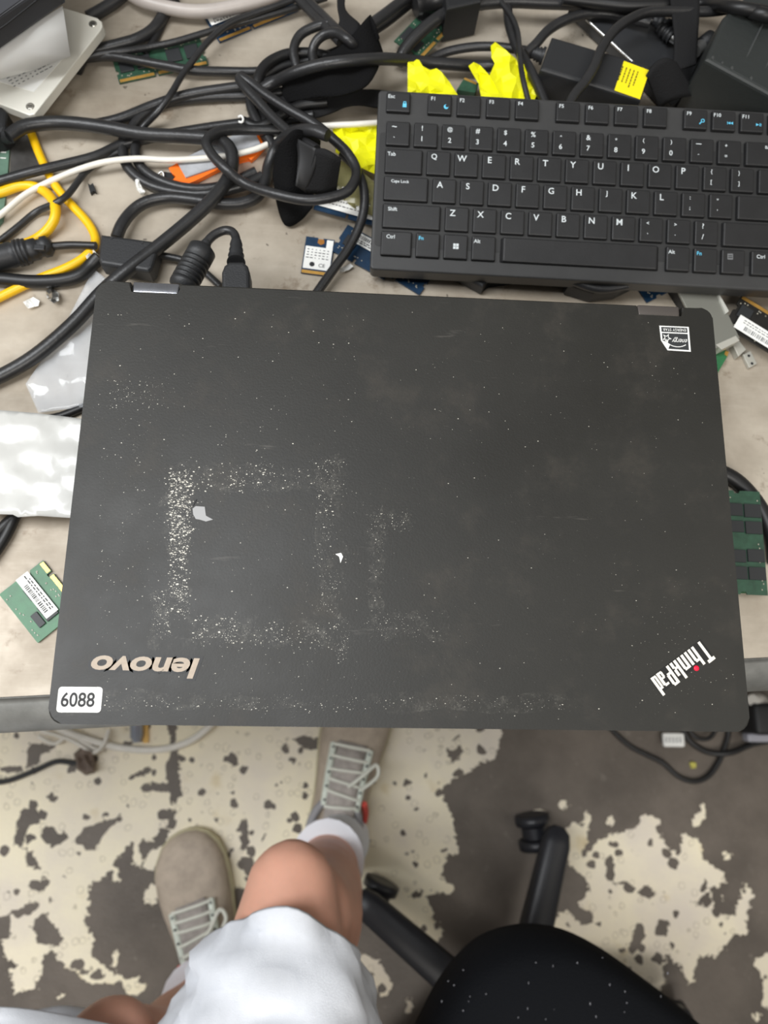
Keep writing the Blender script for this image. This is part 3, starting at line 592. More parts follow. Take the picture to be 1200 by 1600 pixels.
# 2.5 inch drive at the far left, its peeled cover sheet, black case over it
drive = thing('solid_state_drive', 'silver white drive with screws and a label at the top left corner', 'drive', B(60, 110, .012))
dp_ = [(100, 14), (150, 29), (158, 35), (161, 45), (158, 52), (56, 180), (48, 187), (40, 183), (-30, 150), (-40, 130), (-20, 90)]
MB().prism(px2d([(100, 12), (152, 28), (159, 34), (160, 41), (157, 47), (54, 178), (46, 180), (-60, 140), (-30, 100)], BZ + .02), BZ + .0125, BZ + .02, .0006, 2).build('housing', mat('silver aluminium', (226, 224, 214), .4, .1), drive)
dl = MB().prism(px2d([(-20, 118), (60, 86), (98, 92), (53, 144), (0, 128)], BZ + .02), BZ + .02, BZ + .0202).build('label_sticker', label_white, drive)
q = MB(); Md = frame(B(20, 138, .0203), B(92, 100, .0203)); rnd = random.Random(4)
for r_ in range(4):
    for c_ in range(9): q.box((.002 + c_ * .0036, .001 + r_ * .0028, 0), (rnd.uniform(.001, .003), .0007, .00008), M=Md)
put_text(q, 'CE', .031, .006, .0001, height=.003, off=.01, M=Md)
q.build('print', ink_grey, dl)
for px, py in ((145, 37), (47, 166)):
    c_ = B(px, py, .0201)
    sc_ = MB().lathe(c_ + Vector((0, 0, -.0005)), c_ + Vector((0, 0, .0004)), [(0, .003), (.6, .003), (1, .0022)], 18).build('screw', mat('bright screw', (190, 188, 180), .25, .9), drive)
    MB().box((c_.x, c_.y, c_.z + .00045), (.003, .0006, .0002)).build('screw_slot', ink, sc_)
paper = MB()
g = [[P(*q_) for q_ in row] for row in ([(-30, 85, BZ + .05), (40, 45, BZ + .05), (98, 9, BZ + .05)], [(-30, 110, BZ + .045), (40, 78, BZ + .042), (104, 48, BZ + .044)], [(-30, 132, BZ + .03), (50, 110, BZ + .03), (110, 88, BZ + .036)])]
paper.add([v for r_ in g for v in r_], [(i * 3 + j, i * 3 + j + 1, (i + 1) * 3 + j + 1, (i + 1) * 3 + j) for i in range(2) for j in range(2)], smooth=True)
tag(paper.build('paper_sheet', mat('grey white paper', (214, 214, 212), .6), solid=.0004), 'torn white paper sheet lying on the silver drive in the top left corner', 'paper')
case = thing('power_adapter', 'dark grey ridged adapter case covering the top left corner', 'adapter', B(0, 0, .0))
MB().prism(px2d([(-120, -120), (102, -120), (97, 4), (98, 9), (-10, 82), (-120, 140)], BZ + .052), BZ + .052, BZ + .07, .002).build('body', mat('dark grey plastic', (58, 59, 63), .45, bump=.1), case)
q = MB().tube([B(-40, 72, .0705), B(10, 38, .0705), B(70, -10, .0705)], .0006, 6, sub=2); q.build('ridge', plastic_dark, case)
MB().prism(px2d([(-100, -100), (20, -100), (10, 10), (-100, 60)], BZ), BZ, BZ + .052).build('foot_block', plastic_dark, case)
for pts, h0, h1, lab in (([(-60, 158), (2, 166), (10, 174), (8, 200), (-4, 210), (-60, 225)], 0, .018, 'small black plug block below the silver drive at the left edge'),):
    t = thing('plug', lab, 'plug', B(0, 185))
    MB().prism(px2d(pts, BZ + h1), BZ + h0, BZ + h1, .002).build('body', plastic_dark, t); MB().tube([B(0, 208, .010), B(10, 212, .012), B(18, 210, .015)], .0055, 10).build('strain_relief', plastic_dark, t)
t = thing('circuit_board', 'grey green circuit board at the left edge under the yellow cable', 'circuit board', B(0, 280, .002))
MB().prism(px2d([(-60, 205), (16, 212), (11, 285), (4, 345), (-60, 420)], BZ + .002), BZ + .0002, BZ + .002).build('board', mat('grey green board', (84, 112, 96), .5, var=.15, vscale=90), t)
q = MB()
for py in (238, 247, 300): q.box(B(5, py, .0023), (.004, .0006, .0003))
q.build('print', label_white, t)
t = thing('metal_plate', 'dark dusty metal plate beside the green board at the left edge', 'plate')
MB().prism(px2d([(17, 215), (45, 210), (62, 225), (75, 262), (15, 283)], BZ + .0015), BZ + .0001, BZ + .0015, .0003).build('sheet', mat('dark brushed plate', (88, 86, 84), .4, .6, var=.3, vscale=50), t)
# orange caddy with a grey pad
t = thing('drive_caddy', 'bright orange bracket with a grey pad under the white cord', 'bracket', B(330, 250))
MB().prism(px2d([(263, 262), (275, 255), (283, 256), (300, 246), (352, 226), (375, 215), (402, 205), (414, 228), (400, 243), (392, 250), (388, 246), (372, 250), (345, 262), (310, 280), (285, 291), (272, 288), (270, 280), (276, 276), (268, 270)], BZ + .004), BZ + .0003, BZ + .004, .0004).build('frame', mat('orange plastic', (240, 112, 22), .45), t)
MB().prism(px2d([(276, 252), (340, 222), (372, 208), (400, 210), (408, 226), (345, 258), (290, 277)], BZ + .0055), BZ + .004, BZ + .0055, .0003).build('pad', mat('grey foam pad', (160, 162, 166), .6, var=.15, vscale=120), t)
MB().tube([B(247, 272, .004), B(253, 268, .005), B(256, 275, .004), B(250, 280, .003), B(246, 276, .003)], .0007, 6).build('spring_clip', steel, t)
MB().prism(px2d([(256, 268), (268, 270), (276, 288), (260, 286)], BZ + .003), BZ + .0003, BZ + .003).build('latch', plastic_dark, t)
# steel bracket, tabs, board corner right of the laptop
t = thing('steel_bracket', 'bare grey steel bracket beside the right rear corner of the laptop', 'bracket', B(1120, 500))
MB().prism(px2d([(1052, 440), (1113, 440), (1156, 528), (1118, 545), (1098, 530)], BZ + .014), BZ + .012, BZ + .014, .0003).build('plate', mat('dull steel', (128, 128, 120), .5, .4), t)
MB().prism(px2d([(1113, 440), (1117, 447), (1139, 486), (1134, 490)], BZ + .0155), BZ + .012, BZ + .0155).build('edge_highlight', mat('painted steel highlight', (196, 196, 188), .4, .2), t)  # pale strip: the highlight along the plate edge, put into the colour
MB().prism(px2d([(1119, 538), (1150, 524), (1156, 532), (1128, 546)], BZ + .0145), BZ + .006, BZ + .0145, .0003).build('flange', mat('light steel', (178, 176, 166), .4, .2), t)
MB().prism(px2d([(1052, 440), (1113, 440), (1125, 470), (1090, 500)], BZ + .0118), BZ, BZ + .0118).build('foot', plastic_dark, t)
t = thing('metal_tab', 'small silver tab with two holes beside the steel bracket', 'metal tab', B(1165, 555))
MB().prism(px2d([(1145, 538), (1155, 532), (1166, 546), (1154, 557)], BZ + .006), BZ + .0002, BZ + .006, .0003).build('block', mat('light steel', (178, 176, 166), .4, .2), t)
MB().prism(px2d([(1161, 554), (1173, 548), (1183, 568), (1171, 575)], BZ + .003), BZ + .0002, BZ + .003, .0003).build('tab', mat('light steel', (178, 176, 166), .4, .2), t)
for px, py in ((1170, 556), (1175, 568)):
    c_ = B(px, py, .0031); MB().lathe(c_, c_ + Vector((0, 0, .0002)), [(0, .001), (1, .001)], 12).build('hole', ink, t)
t = thing('circuit_board', 'green circuit board corner showing below the steel bracket', 'circuit board', B(1120, 560))
MB().prism(px2d([(1090, 530), (1118, 538), (1138, 549), (1137, 556), (1120, 585), (1090, 600)], BZ + .004), BZ + .0002, BZ + .004).build('board', pcb_green, t)
MB().prism(px2d([(1134, 548), (1139, 550), (1136, 557), (1132, 553)], BZ + .0043), BZ + .004, BZ + .0043).build('contact_pad', gold, t)
t = thing('circuit_board', 'dark green board tip between the two yellow papers behind the keyboard', 'circuit board', B(730, 130))
MB().prism(px2d([(714, 140), (726, 121), (748, 130), (742, 145)], BZ + .01), BZ + .0002, BZ + .01).build('board', pcb_dkgreen, t)
MB().prism(px2d([(726, 121), (745, 129), (744, 132), (725, 124)], BZ + .0102), BZ + .01, BZ + .0102).build('contact_strip', gold, t)

# ------------------------------------------------------------------ adapters top right
def slab(t, name, pts, h, th, m_, bev=.002): return MB().prism(px2d(pts, BZ + h), BZ + h - th, BZ + h, bev, 3).build(name, m_, t)
t = thing('power_adapter', 'long black power adapter with a square yellow warning sticker', 'adapter', B(930, 100))
slab(t, 'body', [(863, 56), (1020, 102), (1002, 156), (844, 108)], .034, .034, plastic_black, .0025)
s_ = MB().prism(px2d([(975, 95), (1015, 110), (1000, 155), (960, 141)], BZ + .0343), BZ + .0341, BZ + .0343).build('warning_sticker', mat('yellow sticker', (240, 222, 20), .5), t)
q = MB(); Ms = frame(B(972, 101, .0344), B(1008, 114, .0344)); rnd = random.Random(9); 
for c_ in range(5):
    y = -.001
    for r_ in range(6):
        L_ = rnd.uniform(.001, .0028); q.box((.001 + c_ * .0029, y - L_ / 2, .0001), (.0008, L_, .00006), M=Ms); y -= L_ + .0006
q.build('print', mat('brown ink', (70, 66, 20), .6), s_)
MB().lathe(B(850, 88, .017), B(826, 80, .017), [(0, .006), (.15, .0062), (.2, .0045), (.35, .0055), (.4, .0042), (.55, .005), (.6, .0038), (.8, .0045), (1, .003)]).build('strain_relief', plastic_black, t)
t = thing('tablet', 'flat dark tablet with a thin silver rim behind the yellow stickered adapter', 'tablet', B(1000, 60))
slab(t, 'body', [(892, 6), (990, 98), (1050, 165), (1130, 100), (1040, 30), (960, -20)], .012, .01, mat('dark glass', (50, 51, 53), .35), .001)
MB().tube([B(891, 7, .0125), B(940, 52, .0125), B(991, 99, .0125)], .0011, 8, sub=2).build('rim', steel, t)
MB().tube([B(966, 10, .0125), B(995, 22, .0125), B(1024, 36, .0125)], .0013, 8, sub=2).build('rim', steel, t)
t = thing('power_adapter', 'large black power adapter with ribbed sides in the top right corner', 'adapter', B(1160, 90))
slab(t, 'body', [(1102, 92), (1132, 24), (1180, -20), (1260, -20), (1260, 178)], .05, .05, mat('dusty black plastic', (40, 43, 42), .5, bump=.3), .003)
for k in range(9):
    u = k / 8; c_ = Vector((1108 + u * 120, 93 + u * 64))
    MB().tube([B(c_.x, c_.y, .0485), B(c_.x + 38, c_.y - 78, .0505)] if k in (3, 5, 7) else [B(c_.x, c_.y, .0475), B(c_.x + 6, c_.y - 3, .0505)], .0009 if k % 2 else .0013, 6, sub=1).build('rib', mat('lit rib plastic', (64, 66, 66), .35), t)  # lighter plastic paints in the light caught by the rib edges
    MB().box(B(c_.x - 1, c_.y + 2, .024), (.0022, .0022, .044), .0006).build('rib', plastic_black, t)
for i_, (a_, b_, lab) in enumerate((((1022, 30), (1052, 46), 'upper'), ((1030, 42), (1050, 58), 'lower'))):
    t = thing('cable_plug', f'{lab} of two ribbed black plug ends resting on the dark tablet', 'plug', B(*a_, .02))
    MB().lathe(B(a_[0], a_[1], .019), B(b_[0], b_[1], .019), [(0, .004), (.2, .004), (.22, .005), (.4, .005), (.42, .0038), (.55, .0038), (.57, .005), (.75, .005), (.78, .004), (1, .006)]).build('body', plastic_black, t)
    MB().lathe(B(b_[0], b_[1], .019), B(b_[0] + 8, b_[1] + 5, .019), [(0, .0035), (1, .0035)]).build('tip', steel, t)
t = thing('cable_plug', 'squat black plug with steel end between strap and ribbed adapter', 'plug', B(1090, 70, .02))
MB().lathe(B(1110, 60, .02), B(1088, 78, .02), [(0, .006), (.6, .006), (.65, .004), (1, .004)]).build('body', plastic_dark, t)
MB().lathe(B(1096, 72, .021), B(1086, 80, .021), [(0, .0048), (1, .0048)]).build('tip', mat('dull grey metal', (110, 110, 108), .4, .5), t)
t = thing('power_adapter', 'black adapter block at the top edge above the dark green module', 'adapter', B(690, 0))
slab(t, 'body', [(694, -40), (760, -40), (752, 2), (698, 14)], .03, .03, plastic_dark, .002)
MB().lathe(B(700, -6, .016), B(648, 8, .016), [(0, .009), (.25, .009), (.3, .007), (.8, .0065), (.85, .008), (1, .008)]).build('strain_relief', cable_black, t)
t = thing('power_adapter', 'black adapter hidden under the keyboard, its corner near the yellow scrap', 'adapter', B(720, 430))
slab(t, 'body', [(700, 300), (900, 300), (900, 420), (766, 432), (755, 448), (718, 428)], .012, .012, plastic_dark, .002)
t = thing('power_adapter', 'black oval topped adapter showing below the keyboard front', 'adapter', B(940, 440))
slab(t, 'body', [(880, 330), (1000, 330), (994, 440), (970, 452), (930, 456), (890, 444)], .016, .016, plastic_dark, .003)

# ------------------------------------------------------------------ crumpled sheets
def crumple(name, label, cat, pts, h0, amp, m_, spacing=9, seed=1, solid=.0004, smooth=False, hf=None):
    rnd = random.Random(seed); n = len(pts); P2 = []
    for i in range(n):
        a_ = Vector(pts[i]); b_ = Vector(pts[(i + 1) % n]); k = max(1, int((b_ - a_).length / spacing))
        for j in range(k): P2.append(a_.lerp(b_, j / k))
    nb = len(P2)
    x0_, x1_ = min(p[0] for p in pts), max(p[0] for p in pts); y0_, y1_ = min(p[1] for p in pts), max(p[1] for p in pts)
    def inside(p):
        c = False
        for i in range(n):
            a_, b_ = pts[i], pts[(i + 1) % n]
            if (a_[1] > p[1]) != (b_[1] > p[1]) and p[0] < (b_[0] - a_[0]) * (p[1] - a_[1]) / (b_[1] - a_[1]) + a_[0]: c = not c
        return c
    y = y0_
    while y < y1_:
        x = x0_
        while x < x1_:
            q_ = Vector((x + rnd.uniform(-.35, .35) * spacing, y + rnd.uniform(-.35, .35) * spacing))
            if inside(q_) and min((q_ - b_).length for b_ in P2[:nb]) > spacing * .5: P2.append(q_)
            x += spacing
        y += spacing
    vo_, _e, fo, *_x = delaunay_2d_cdt([Vector(p) for p in P2], [], [list(range(nb))], 1, 1e-6)
    vs = []
    for v in vo_:
        if smooth: hh = h0 + amp * noise.fractal(Vector((v.x * .02, v.y * .02, seed)), .8, 2, 3)
        else: hh = h0 + amp * rnd.uniform(-1, 1)
        if hf: hh += hf(v.x, v.y)
        vs.append(B(v.x, v.y, hh))
    o = MB().add(vs, [tuple(f[::-1]) for f in fo], smooth=smooth).build(name, m_, solid=solid)
    return tag(o, label, cat)
crumple('yellow_paper', 'crumpled fluorescent yellow paper at the keyboard top left, left of the other scrap', 'paper', [(637, 98), (645, 92), (655, 94), (660, 103), (672, 110), (682, 107), (690, 113), (702, 128), (716, 150), (680, 165), (637, 160)], .022, .004, yellow_paper, 11, 3)
crumple('yellow_paper', 'hand shaped crumpled yellow paper behind the F4 key', 'paper', [(767, 72), (774, 66), (790, 78), (806, 92), (812, 105), (818, 100), (838, 150), (830, 168), (754, 165), (748, 130), (738, 114), (732, 103), (740, 97), (750, 102), (765, 118), (773, 99), (768, 90)], .022, .004, yellow_paper, 11, 4)
crumple('yellow_paper', 'crumpled yellow paper left of the Tab key, crossed by a black cable', 'paper', [(519, 202), (548, 196), (595, 194), (620, 230), (620, 285), (586, 272), (555, 258), (524, 238), (526, 222)], .012, .004, yellow_paper, 11, 5)
crumple('yellow_paper', 'small yellow scrap below the keyboard front edge', 'paper', [(752, 425), (790, 425), (785, 434), (764, 436)], .013, .001, yellow_paper, 8, 6)
amber = mat('translucent amber plastic', (150, 145, 100), .25, alpha=.75)
crumple('plastic_cover', 'translucent yellowish plastic film between strap and keyboard edge', 'plastic film', [(530, 250), (560, 262), (590, 290), (590, 340), (560, 330), (520, 300)], .008, .002, amber, 12, 8)
white_bag = mat('glossy white plastic bag', (194, 194, 190), .28, var=.02, vscale=10, coat=.2)
crumple('plastic_bag', 'smooth white plastic strip sticking out from under the laptop on the left', 'plastic bag', [(-140, 632), (0, 641), (60, 646), (140, 656), (170, 660), (150, 812), (60, 806), (28, 808), (20, 804), (-140, 800)], .022, .0018, white_bag, 9, 9, .0006, True)
clear = mat('clear plastic film', (232, 236, 240), .12, alpha=.3, spec=.8)
crumple('plastic_film', 'clear shiny plastic film on the bench beside the laptop left rear corner', 'plastic film', [(146, 420), (172, 440), (160, 520), (140, 600), (130, 636), (60, 645), (40, 600), (95, 520)], .004, .0035, clear, 8, 10, .0003, True)
t = crumple('packing_scrap', 'small crumpled foil scrap left of the laptop hinge', 'scrap', [(72, 455), (80, 449), (92, 458), (92, 470), (84, 474), (74, 466)], .004, .003, steel, 5, 11)
crumple('packing_scrap', 'little torn white scrap below the yellow cable', 'scrap', [(36, 472), (52, 464), (62, 470), (60, 478), (44, 482)], .003, .002, label_white, 5, 12)
crumple('packing_scrap', 'white foam bit at the end of the black cable near the adapter box', 'scrap', [(134, 400), (146, 390), (153, 398), (152, 408), (140, 412)], .006, .003, label_white, 5, 13)
crumple('packing_scrap', 'thin white splinter right of the small drive card', 'scrap', [(530, 420), (548, 412), (552, 416), (545, 422), (532, 426)], .003, .001, label_white, 5, 14)
crumple('packing_scrap', 'tiny white thread knot beside the two curved cables left of the orange bracket', 'scrap', [(211, 280), (216, 277), (219, 288), (227, 300), (222, 305), (214, 296)], .005, .002, label_white, 4, 15)
t = thing('small_clip', 'tiny black clip lying alone between yellow cable and cable bundle', 'clip', B(143, 293))
MB().prism(px2d([(137, 286), (141, 289), (145, 286), (150, 300), (146, 298), (141, 302)], BZ + .003), BZ, BZ + .003).build('body', plastic_dark, t)
t = thing('copper_loop', 'tiny white ring with a copper end on the cable bundle', 'ring', B(376, 186, .014))
MB().tube([B(372, 183, .015), B(377, 181, .015), B(380, 186, .015), B(378, 191, .015), B(373, 190, .015)], .0008, 7).build('ring', label_white, t)

# ------------------------------------------------------------------ cables on the bench
def cable(label, pts, r, m_=None, name='cable', h=None, cat='cable', seg=10, z0=BZ):
    q = [P(p[0], p[1], z0 + (p[2] if len(p) > 2 else (h if h is not None else r + .0003))) for p in pts]
    o = MB().tube(q, r, seg).build(name, m_ or cable_black); return tag(o, label, cat)
yel = mat('yellow network cable jacket', (236, 186, 10), .4, var=.06, vscale=60); wht = mat('white cord jacket', (226, 222, 212), .45, var=.05, vscale=80); gry = mat('warm grey cable jacket', (172, 164, 158), .4, var=.06, vscale=50)
cable('yellow cable running from under the thick black cable and bending down left', [(46, 200, .004), (58, 232), (74, 268), (88, 292), (108, 316), (135, 345), (148, 368), (147, 385), (132, 402), (105, 418), (60, 436), (25, 452), (-20, 474)], .0031, yel)
cable('yellow cable hairpin loop at the left edge', [(-30, 306, .004), (0, 301, .004), (30, 291, .004), (55, 292, .004), (74, 303, .005), (86, 322, .009), (84, 345, .008), (66, 367, .004), (35, 382, .004), (-30, 393)], .0034, yel)
cable('thin white cord curving across the bench left and over the orange bracket', [(-30, 350, .006), (0, 336, .006), (38, 305, .006), (75, 285, .006), (120, 266, .008), (165, 253, .010), (215, 248, .0105), (262, 250, .009), (310, 248, .008), (355, 243, .008), (400, 233, .008), (440, 215, .008), (480, 200, .006), (520, 196, .014), (560, 194, .016), (625, 190, .014)], .0021, wht)
cable('fat grey cable arching across the top edge over the blue module', [(190, -20, .01), (215, -2, .01), (245, 8, .01), (290, 17, .009), (330, 17, .009), (375, 9, .009), (420, -3, .009), (450, -18, .01)], .0048, gry)
cable('thick black cable stub ending behind the silver drive', [(200, -15), (180, 2), (160, 15), (138, 27)], .0044)
cable('thick black cable bending down from the top and passing behind the drive corner', [(272, -20), (266, 0), (256, 22), (240, 45), (215, 61), (185, 70), (155, 78), (130, 90), (120, 110)], .0042)
cable('thinner black cable beside the bend of the thick one, going under the green module', [(276, 0, .002), (262, 20, .002), (250, 45, .002), (238, 68, .002), (225, 84, .002)], .0028, cable_dark)
cable('slim black cable passing above the green module up to the top edge', [(120, 96, .01), (150, 86, .009), (195, 80, .008), (232, 74, .006), (275, 65, .006), (325, 50, .006), (360, 40, .006), (405, 28, .007), (455, 14, .007), (510, -4, .006)], .0024)
cable('satin black cable crossing the middle of the green module', [(120, 92, .006), (170, 88, .007), (220, 96, .0075), (265, 104, .0075), (300, 110, .007), (350, 112, .005), (405, 112, .005), (440, 104, .006), (470, 98, .007)], .0033)
cable('slim black cable snaking down from the blue module to the left edge', [(470, -5, .011), (430, 10, .011), (395, 22, .011), (357, 38, .012), (328, 62, .012), (305, 90, .012), (285, 117, .012), (267, 147, .016), (247, 174, .013), (222, 200, .004), (195, 231, .003), (160, 250, .0028), (134, 268, .004), (108, 302, .0095), (88, 317, .0105), (57, 331, .003), (25, 357, .003), (-20, 392, .003)], .0023, seg=8)
cable('black cable from the left edge joining the bundle above the white cord', [(-30, 291, .008), (0, 283, .007), (50, 269, .01), (100, 257, .008), (150, 244, .006), (190, 226, .004), (225, 218, .004), (262, 210, .004), (310, 202, .004), (350, 196, .004), (400, 190, .005), (440, 186, .006), (490, 180, .01)], .0034)
cable('thick sheeny black cable looping over the orange bracket, running down to the left edge', [(14, 214, .016), (38, 198, .015), (80, 192, .013), (125, 194, .013), (175, 201, .0138), (225, 210, .0138), (285, 213, .0135), (325, 216, .0138), (350, 223, .0145), (363, 243, .0155), (357, 277, .014), (333, 310, .014), (300, 342, .014), (252, 382, .014), (200, 422, .014), (160, 456, .012), (115, 505, .010), (55, 556, .008), (0, 588, .006), (-40, 602, .006)], .0048)
cable('black cable from the velcro strap to the drive, upper strand of the pair', [(140, 196, .005), (175, 189, .005), (200, 181, .005), (237, 166, .005), (275, 153, .006), (310, 145, .007), (350, 139, .008), (385, 134, .009), (410, 131, .01), (450, 120, .012), (480, 112, .01)], .0036)
cable('black cable from the velcro strap to the drive, lower strand of the pair', [(200, 215, .003), (212, 192, .003), (235, 172, .003), (262, 160, .003), (325, 152, .004), (385, 150, .004), (430, 146, .005), (470, 140, .006)], .0036)
cable('thick black cable running across the velcro strap and right to the yellow papers', [(404, 142, .012), (430, 128, .016), (460, 114, .028), (500, 102, .036), (550, 95, .038), (600, 92, .03), (650, 96, .016), (700, 100, .012), (740, 103, .01), (775, 103, .012)], .0041)
cable('black cord falling from the bundle apex to the rolled strap, straight strand', [(380, 118, .02), (374, 124, .022), (384, 138, .024), (402, 157, .025), (425, 182, .026), (457, 210, .03), (495, 234, .04)], .0034)
cable('long black cord falling from the bundle apex and circling the rolled strap', [(376, 121, .022), (392, 130, .022), (414, 147, .023), (450, 170, .025), (490, 193, .027), (520, 217, .028), (545, 242, .028), (557, 268, .028), (549, 292, .03), (530, 305, .03), (483, 313, .03), (433, 304, .028), (383, 287, .022), (355, 266, .026), (330, 240, .025), (323, 220, .024), (343, 206, .02), (383, 203, .014), (440, 204, .012), (480, 200, .012)], .0035)
cable('glossy black cord from strap loop down to the laptop back edge', [(535, 240, .02), (558, 265, .022), (569, 300, .02), (566, 340, .016), (547, 384, .012), (518, 425, .01), (492, 462, .009), (480, 480, .009)], .0033)
cable('outer black cord curving under the orange bracket from the left', [(196, 200, .003), (192, 235, .003), (200, 262, .003), (228, 286, .003), (268, 299, .004), (320, 303, .005), (380, 290, .006), (410, 275, .006)], .0037)
cable('inner black cord curving under the orange bracket from the left', [(232, 205, .005), (215, 222, .004), (212, 245, .004), (228, 268, .004), (258, 285, .005), (300, 295, .006), (350, 290, .006), (400, 268, .007)], .0035)
cable('black cord leaving the adapter box, arching right and into the strap roll', [(182, 372, .009), (190, 352, .009), (206, 331, .007), (228, 316, .007), (262, 309, .007), (300, 312, .008), (340, 318, .008), (375, 318, .007), (403, 306, .007), (415, 282, .007), (420, 257, .007), (434, 227, .014), (455, 209, .03), (485, 203, .042), (512, 212, .046)], .0041)
cable('thin black cord from the adapter box towards the laptop', [(240, 398, .008), (262, 401, .006), (290, 408, .006), (318, 424, .006), (345, 448, .008)], .0026)
cable('thin black cord between inline plug and adapter box', [(78, 385, .007), (110, 383, .006), (150, 384, .008)], .0027)
cable('thick black cable bulging from the left edge with a grey crimped end', [(-30, 437), (0, 436), (50, 440), (95, 438), (125, 430), (142, 415), (155, 402, .007)], .0046, cable_dark)
cable('black cord vanishing under the laptop above the white plastic strip', [(30, 672, .004), (60, 657), (95, 650), (140, 632), (180, 612)], .0028, cable_dark)
cable('front black cord coming out below the white plastic strip at left', [(-20, 880), (0, 852), (14, 828), (26, 800), (35, 770)], .0034, cable_dark)
cable('rear black cord coming out below the white plastic strip at left', [(-20, 850, .004), (10, 818), (32, 798), (50, 770)], .0034, cable_dark)
cable('black cord of the pair dropping from the top into the strap, left one', [(455, -15, .012), (468, 0, .014), (488, 22, .018), (510, 44, .026), (532, 66, .03)], .0034)
cable('black cord of the pair dropping from the top into the strap, right one', [(470, -15, .014), (484, 4, .016), (506, 26, .022), (526, 46, .03), (545, 64, .034)], .0033)
cable('left black cord loop above the velcro strap', [(468, 115, .016), (461, 95, .018), (459, 75, .02), (470, 54, .022), (495, 41, .024), (520, 36, .026)], .0034)
cable('right smaller cord loop above the velcro strap', [(492, 105, .02), (488, 82, .022), (495, 64, .026), (510, 53, .03), (528, 52, .034), (548, 66, .036), (560, 82, .022)], .0035)
cable('black cord looping low and left of the velcro strap', [(402, 150, .01), (402, 128, .014), (412, 106, .014), (430, 92, .013), (455, 84, .012), (490, 84, .012), (525, 92, .012)], .0039, cable_dark)
cable('inner black cord looping low and left of the velcro strap', [(408, 122, .008), (440, 105, .008), (480, 96, .008), (520, 84, .012), (540, 74, .016)], .0036, cable_dark)
cable('black cord dropping behind the cable bundle to the white cord', [(394, 140, .008), (392, 165, .008), (402, 190, .008), (418, 214, .008), (432, 236, .008)], .0038)
cable('dark cord crossing the left part of the bundle', [(380, 190, .01), (405, 198, .01), (440, 180, .012), (470, 165, .012), (510, 160, .012)], .0036, cable_dark)
cable('thick black cord leading from the strap tip to the top edge, upper one', [(578, 40, .02), (600, 24, .018), (625, 5, .016), (650, -14, .016)], .0042)
cable('thick black cord leading from the strap tip to the top edge, lower one', [(576, 52, .008), (606, 32, .008), (634, 10, .008), (660, -10, .008)], .0038, cable_dark)
cable('black cord arching over the dark green module to the top edge', [(622, 100, .008), (632, 78, .012), (655, 52, .016), (685, 28, .018), (720, 12, .018), (755, 5, .018), (800, 2, .018), (850, 4, .018), (905, 6, .018), (960, 10, .02), (1010, 14, .024)], .0046)
cable('black cord rising from the yellow paper to the adapter strain relief', [(664, 98, .006), (690, 84, .008), (715, 77, .01), (745, 73, .012), (775, 73, .014), (800, 76, .015), (828, 80, .017)], .0032)
cable('thin black cord dropping in front of the hand shaped yellow paper', [(770, -12, .018), (783, 4, .02), (799, 26, .022), (809, 52, .024), (812, 85, .032), (816, 118, .036), (826, 160, .034)], .0021, seg=8)
cable('thicker black cord dropping right of the hand shaped yellow paper', [(792, -10, .016), (793, 10, .016), (796, 40, .018), (806, 70, .02), (822, 98, .022), (836, 125, .024), (852, 162, .024)], .0036)
cable('long smooth black cord curving over the stickered adapter', [(886, 170, .042), (897, 149, .042), (914, 128, .042), (928, 105, .042), (940, 76, .042), (960, 48, .04), (985, 30, .038), (1015, 19, .036), (1060, 18, .034), (1110, 18, .034), (1150, 12, .034), (1190, 0, .034), (1220, -12, .034)], .0036)
cable('black cord bowing left from the adapter over the tablet rim', [(822, 84, .018), (838, 68, .02), (856, 48, .02), (882, 32, .02), (915, 22, .018), (950, 22, .018), (985, 29, .019), (1015, 36, .02)], .0037)
cable('black cord along the top edge at the right', [(880, -2, .026), (930, 4, .026), (980, 9, .028), (1040, 8, .03), (1100, 6, .03), (1150, 12, .054), (1220, 22, .056)], .0042, cable_dark)
cable('flat black cord lying at the top right behind the strap', [(1000, -8, .022), (1060, -4, .022), (1130, 6, .024), (1180, 20, .056), (1220, 28, .056)], .0045, cable_dark)
cable('thick black cable behind the green module at the right edge of the laptop', [(1110, 730, .006), (1145, 747), (1170, 770), (1192, 802), (1207, 842), (1212, 880)], .0052, cable_dark)
cable('black cord under the keyboard front showing as a shallow arc', [(870, 425, .02), (905, 443, .018), (940, 452, .018), (980, 446, .02)], .003)
# inline parts
t = thing('inline_plug', 'round black inline plug with ribbed grip at the left edge', 'plug', B(20, 400, .007))
MB().lathe(B(-40, 412, .009), B(82, 383, .008), [(0, .008), (.48, .0085), (.53, .0078), (.54, .009), (.58, .009), (.585, .0075), (.6, .009), (.63, .009), (.635, .0072), (.65, .0085), (.68, .0085), (.69, .007), (.72, .0072), (.8, .0072), (.82, .0058), (.86, .0058), (.88, .007), (.95, .007), (1, .004)], 24).build('body', plastic_black, t)
MB().box(B(62, 387, .015), (.007, .004, .002), .0005, M=None).build('catch', plastic_black, t)
t = thing('adapter_box', 'small rectangular black inline box crossed by the thick cable behind the laptop corner', 'adapter', B(200, 395))
slab(t, 'body', [(157, 365), (242, 376), (248, 384), (238, 418), (232, 424), (156, 412), (153, 404)], .017, .015, plastic_black, .0025)
for px, py in ((174, 372), (222, 379)):
    c_ = B(px, py, .0171); MB().lathe(c_, c_ + Vector((0, 0, .0002)), [(0, .001), (1, .001)], 12).build('screw_hole', ink, t)
t = thing('ferrite_plug', 'ribbed black cylinder on the power cord behind the laptop hinge', 'ferrite core', B(300, 410, .03))
prf = [(0, .006), (.06, .0085)]
for k in range(6): prf += [(.1 + k * .1, .0088), (.15 + k * .1, .0088), (.155 + k * .1, .0074), (.19 + k * .1, .0074)]
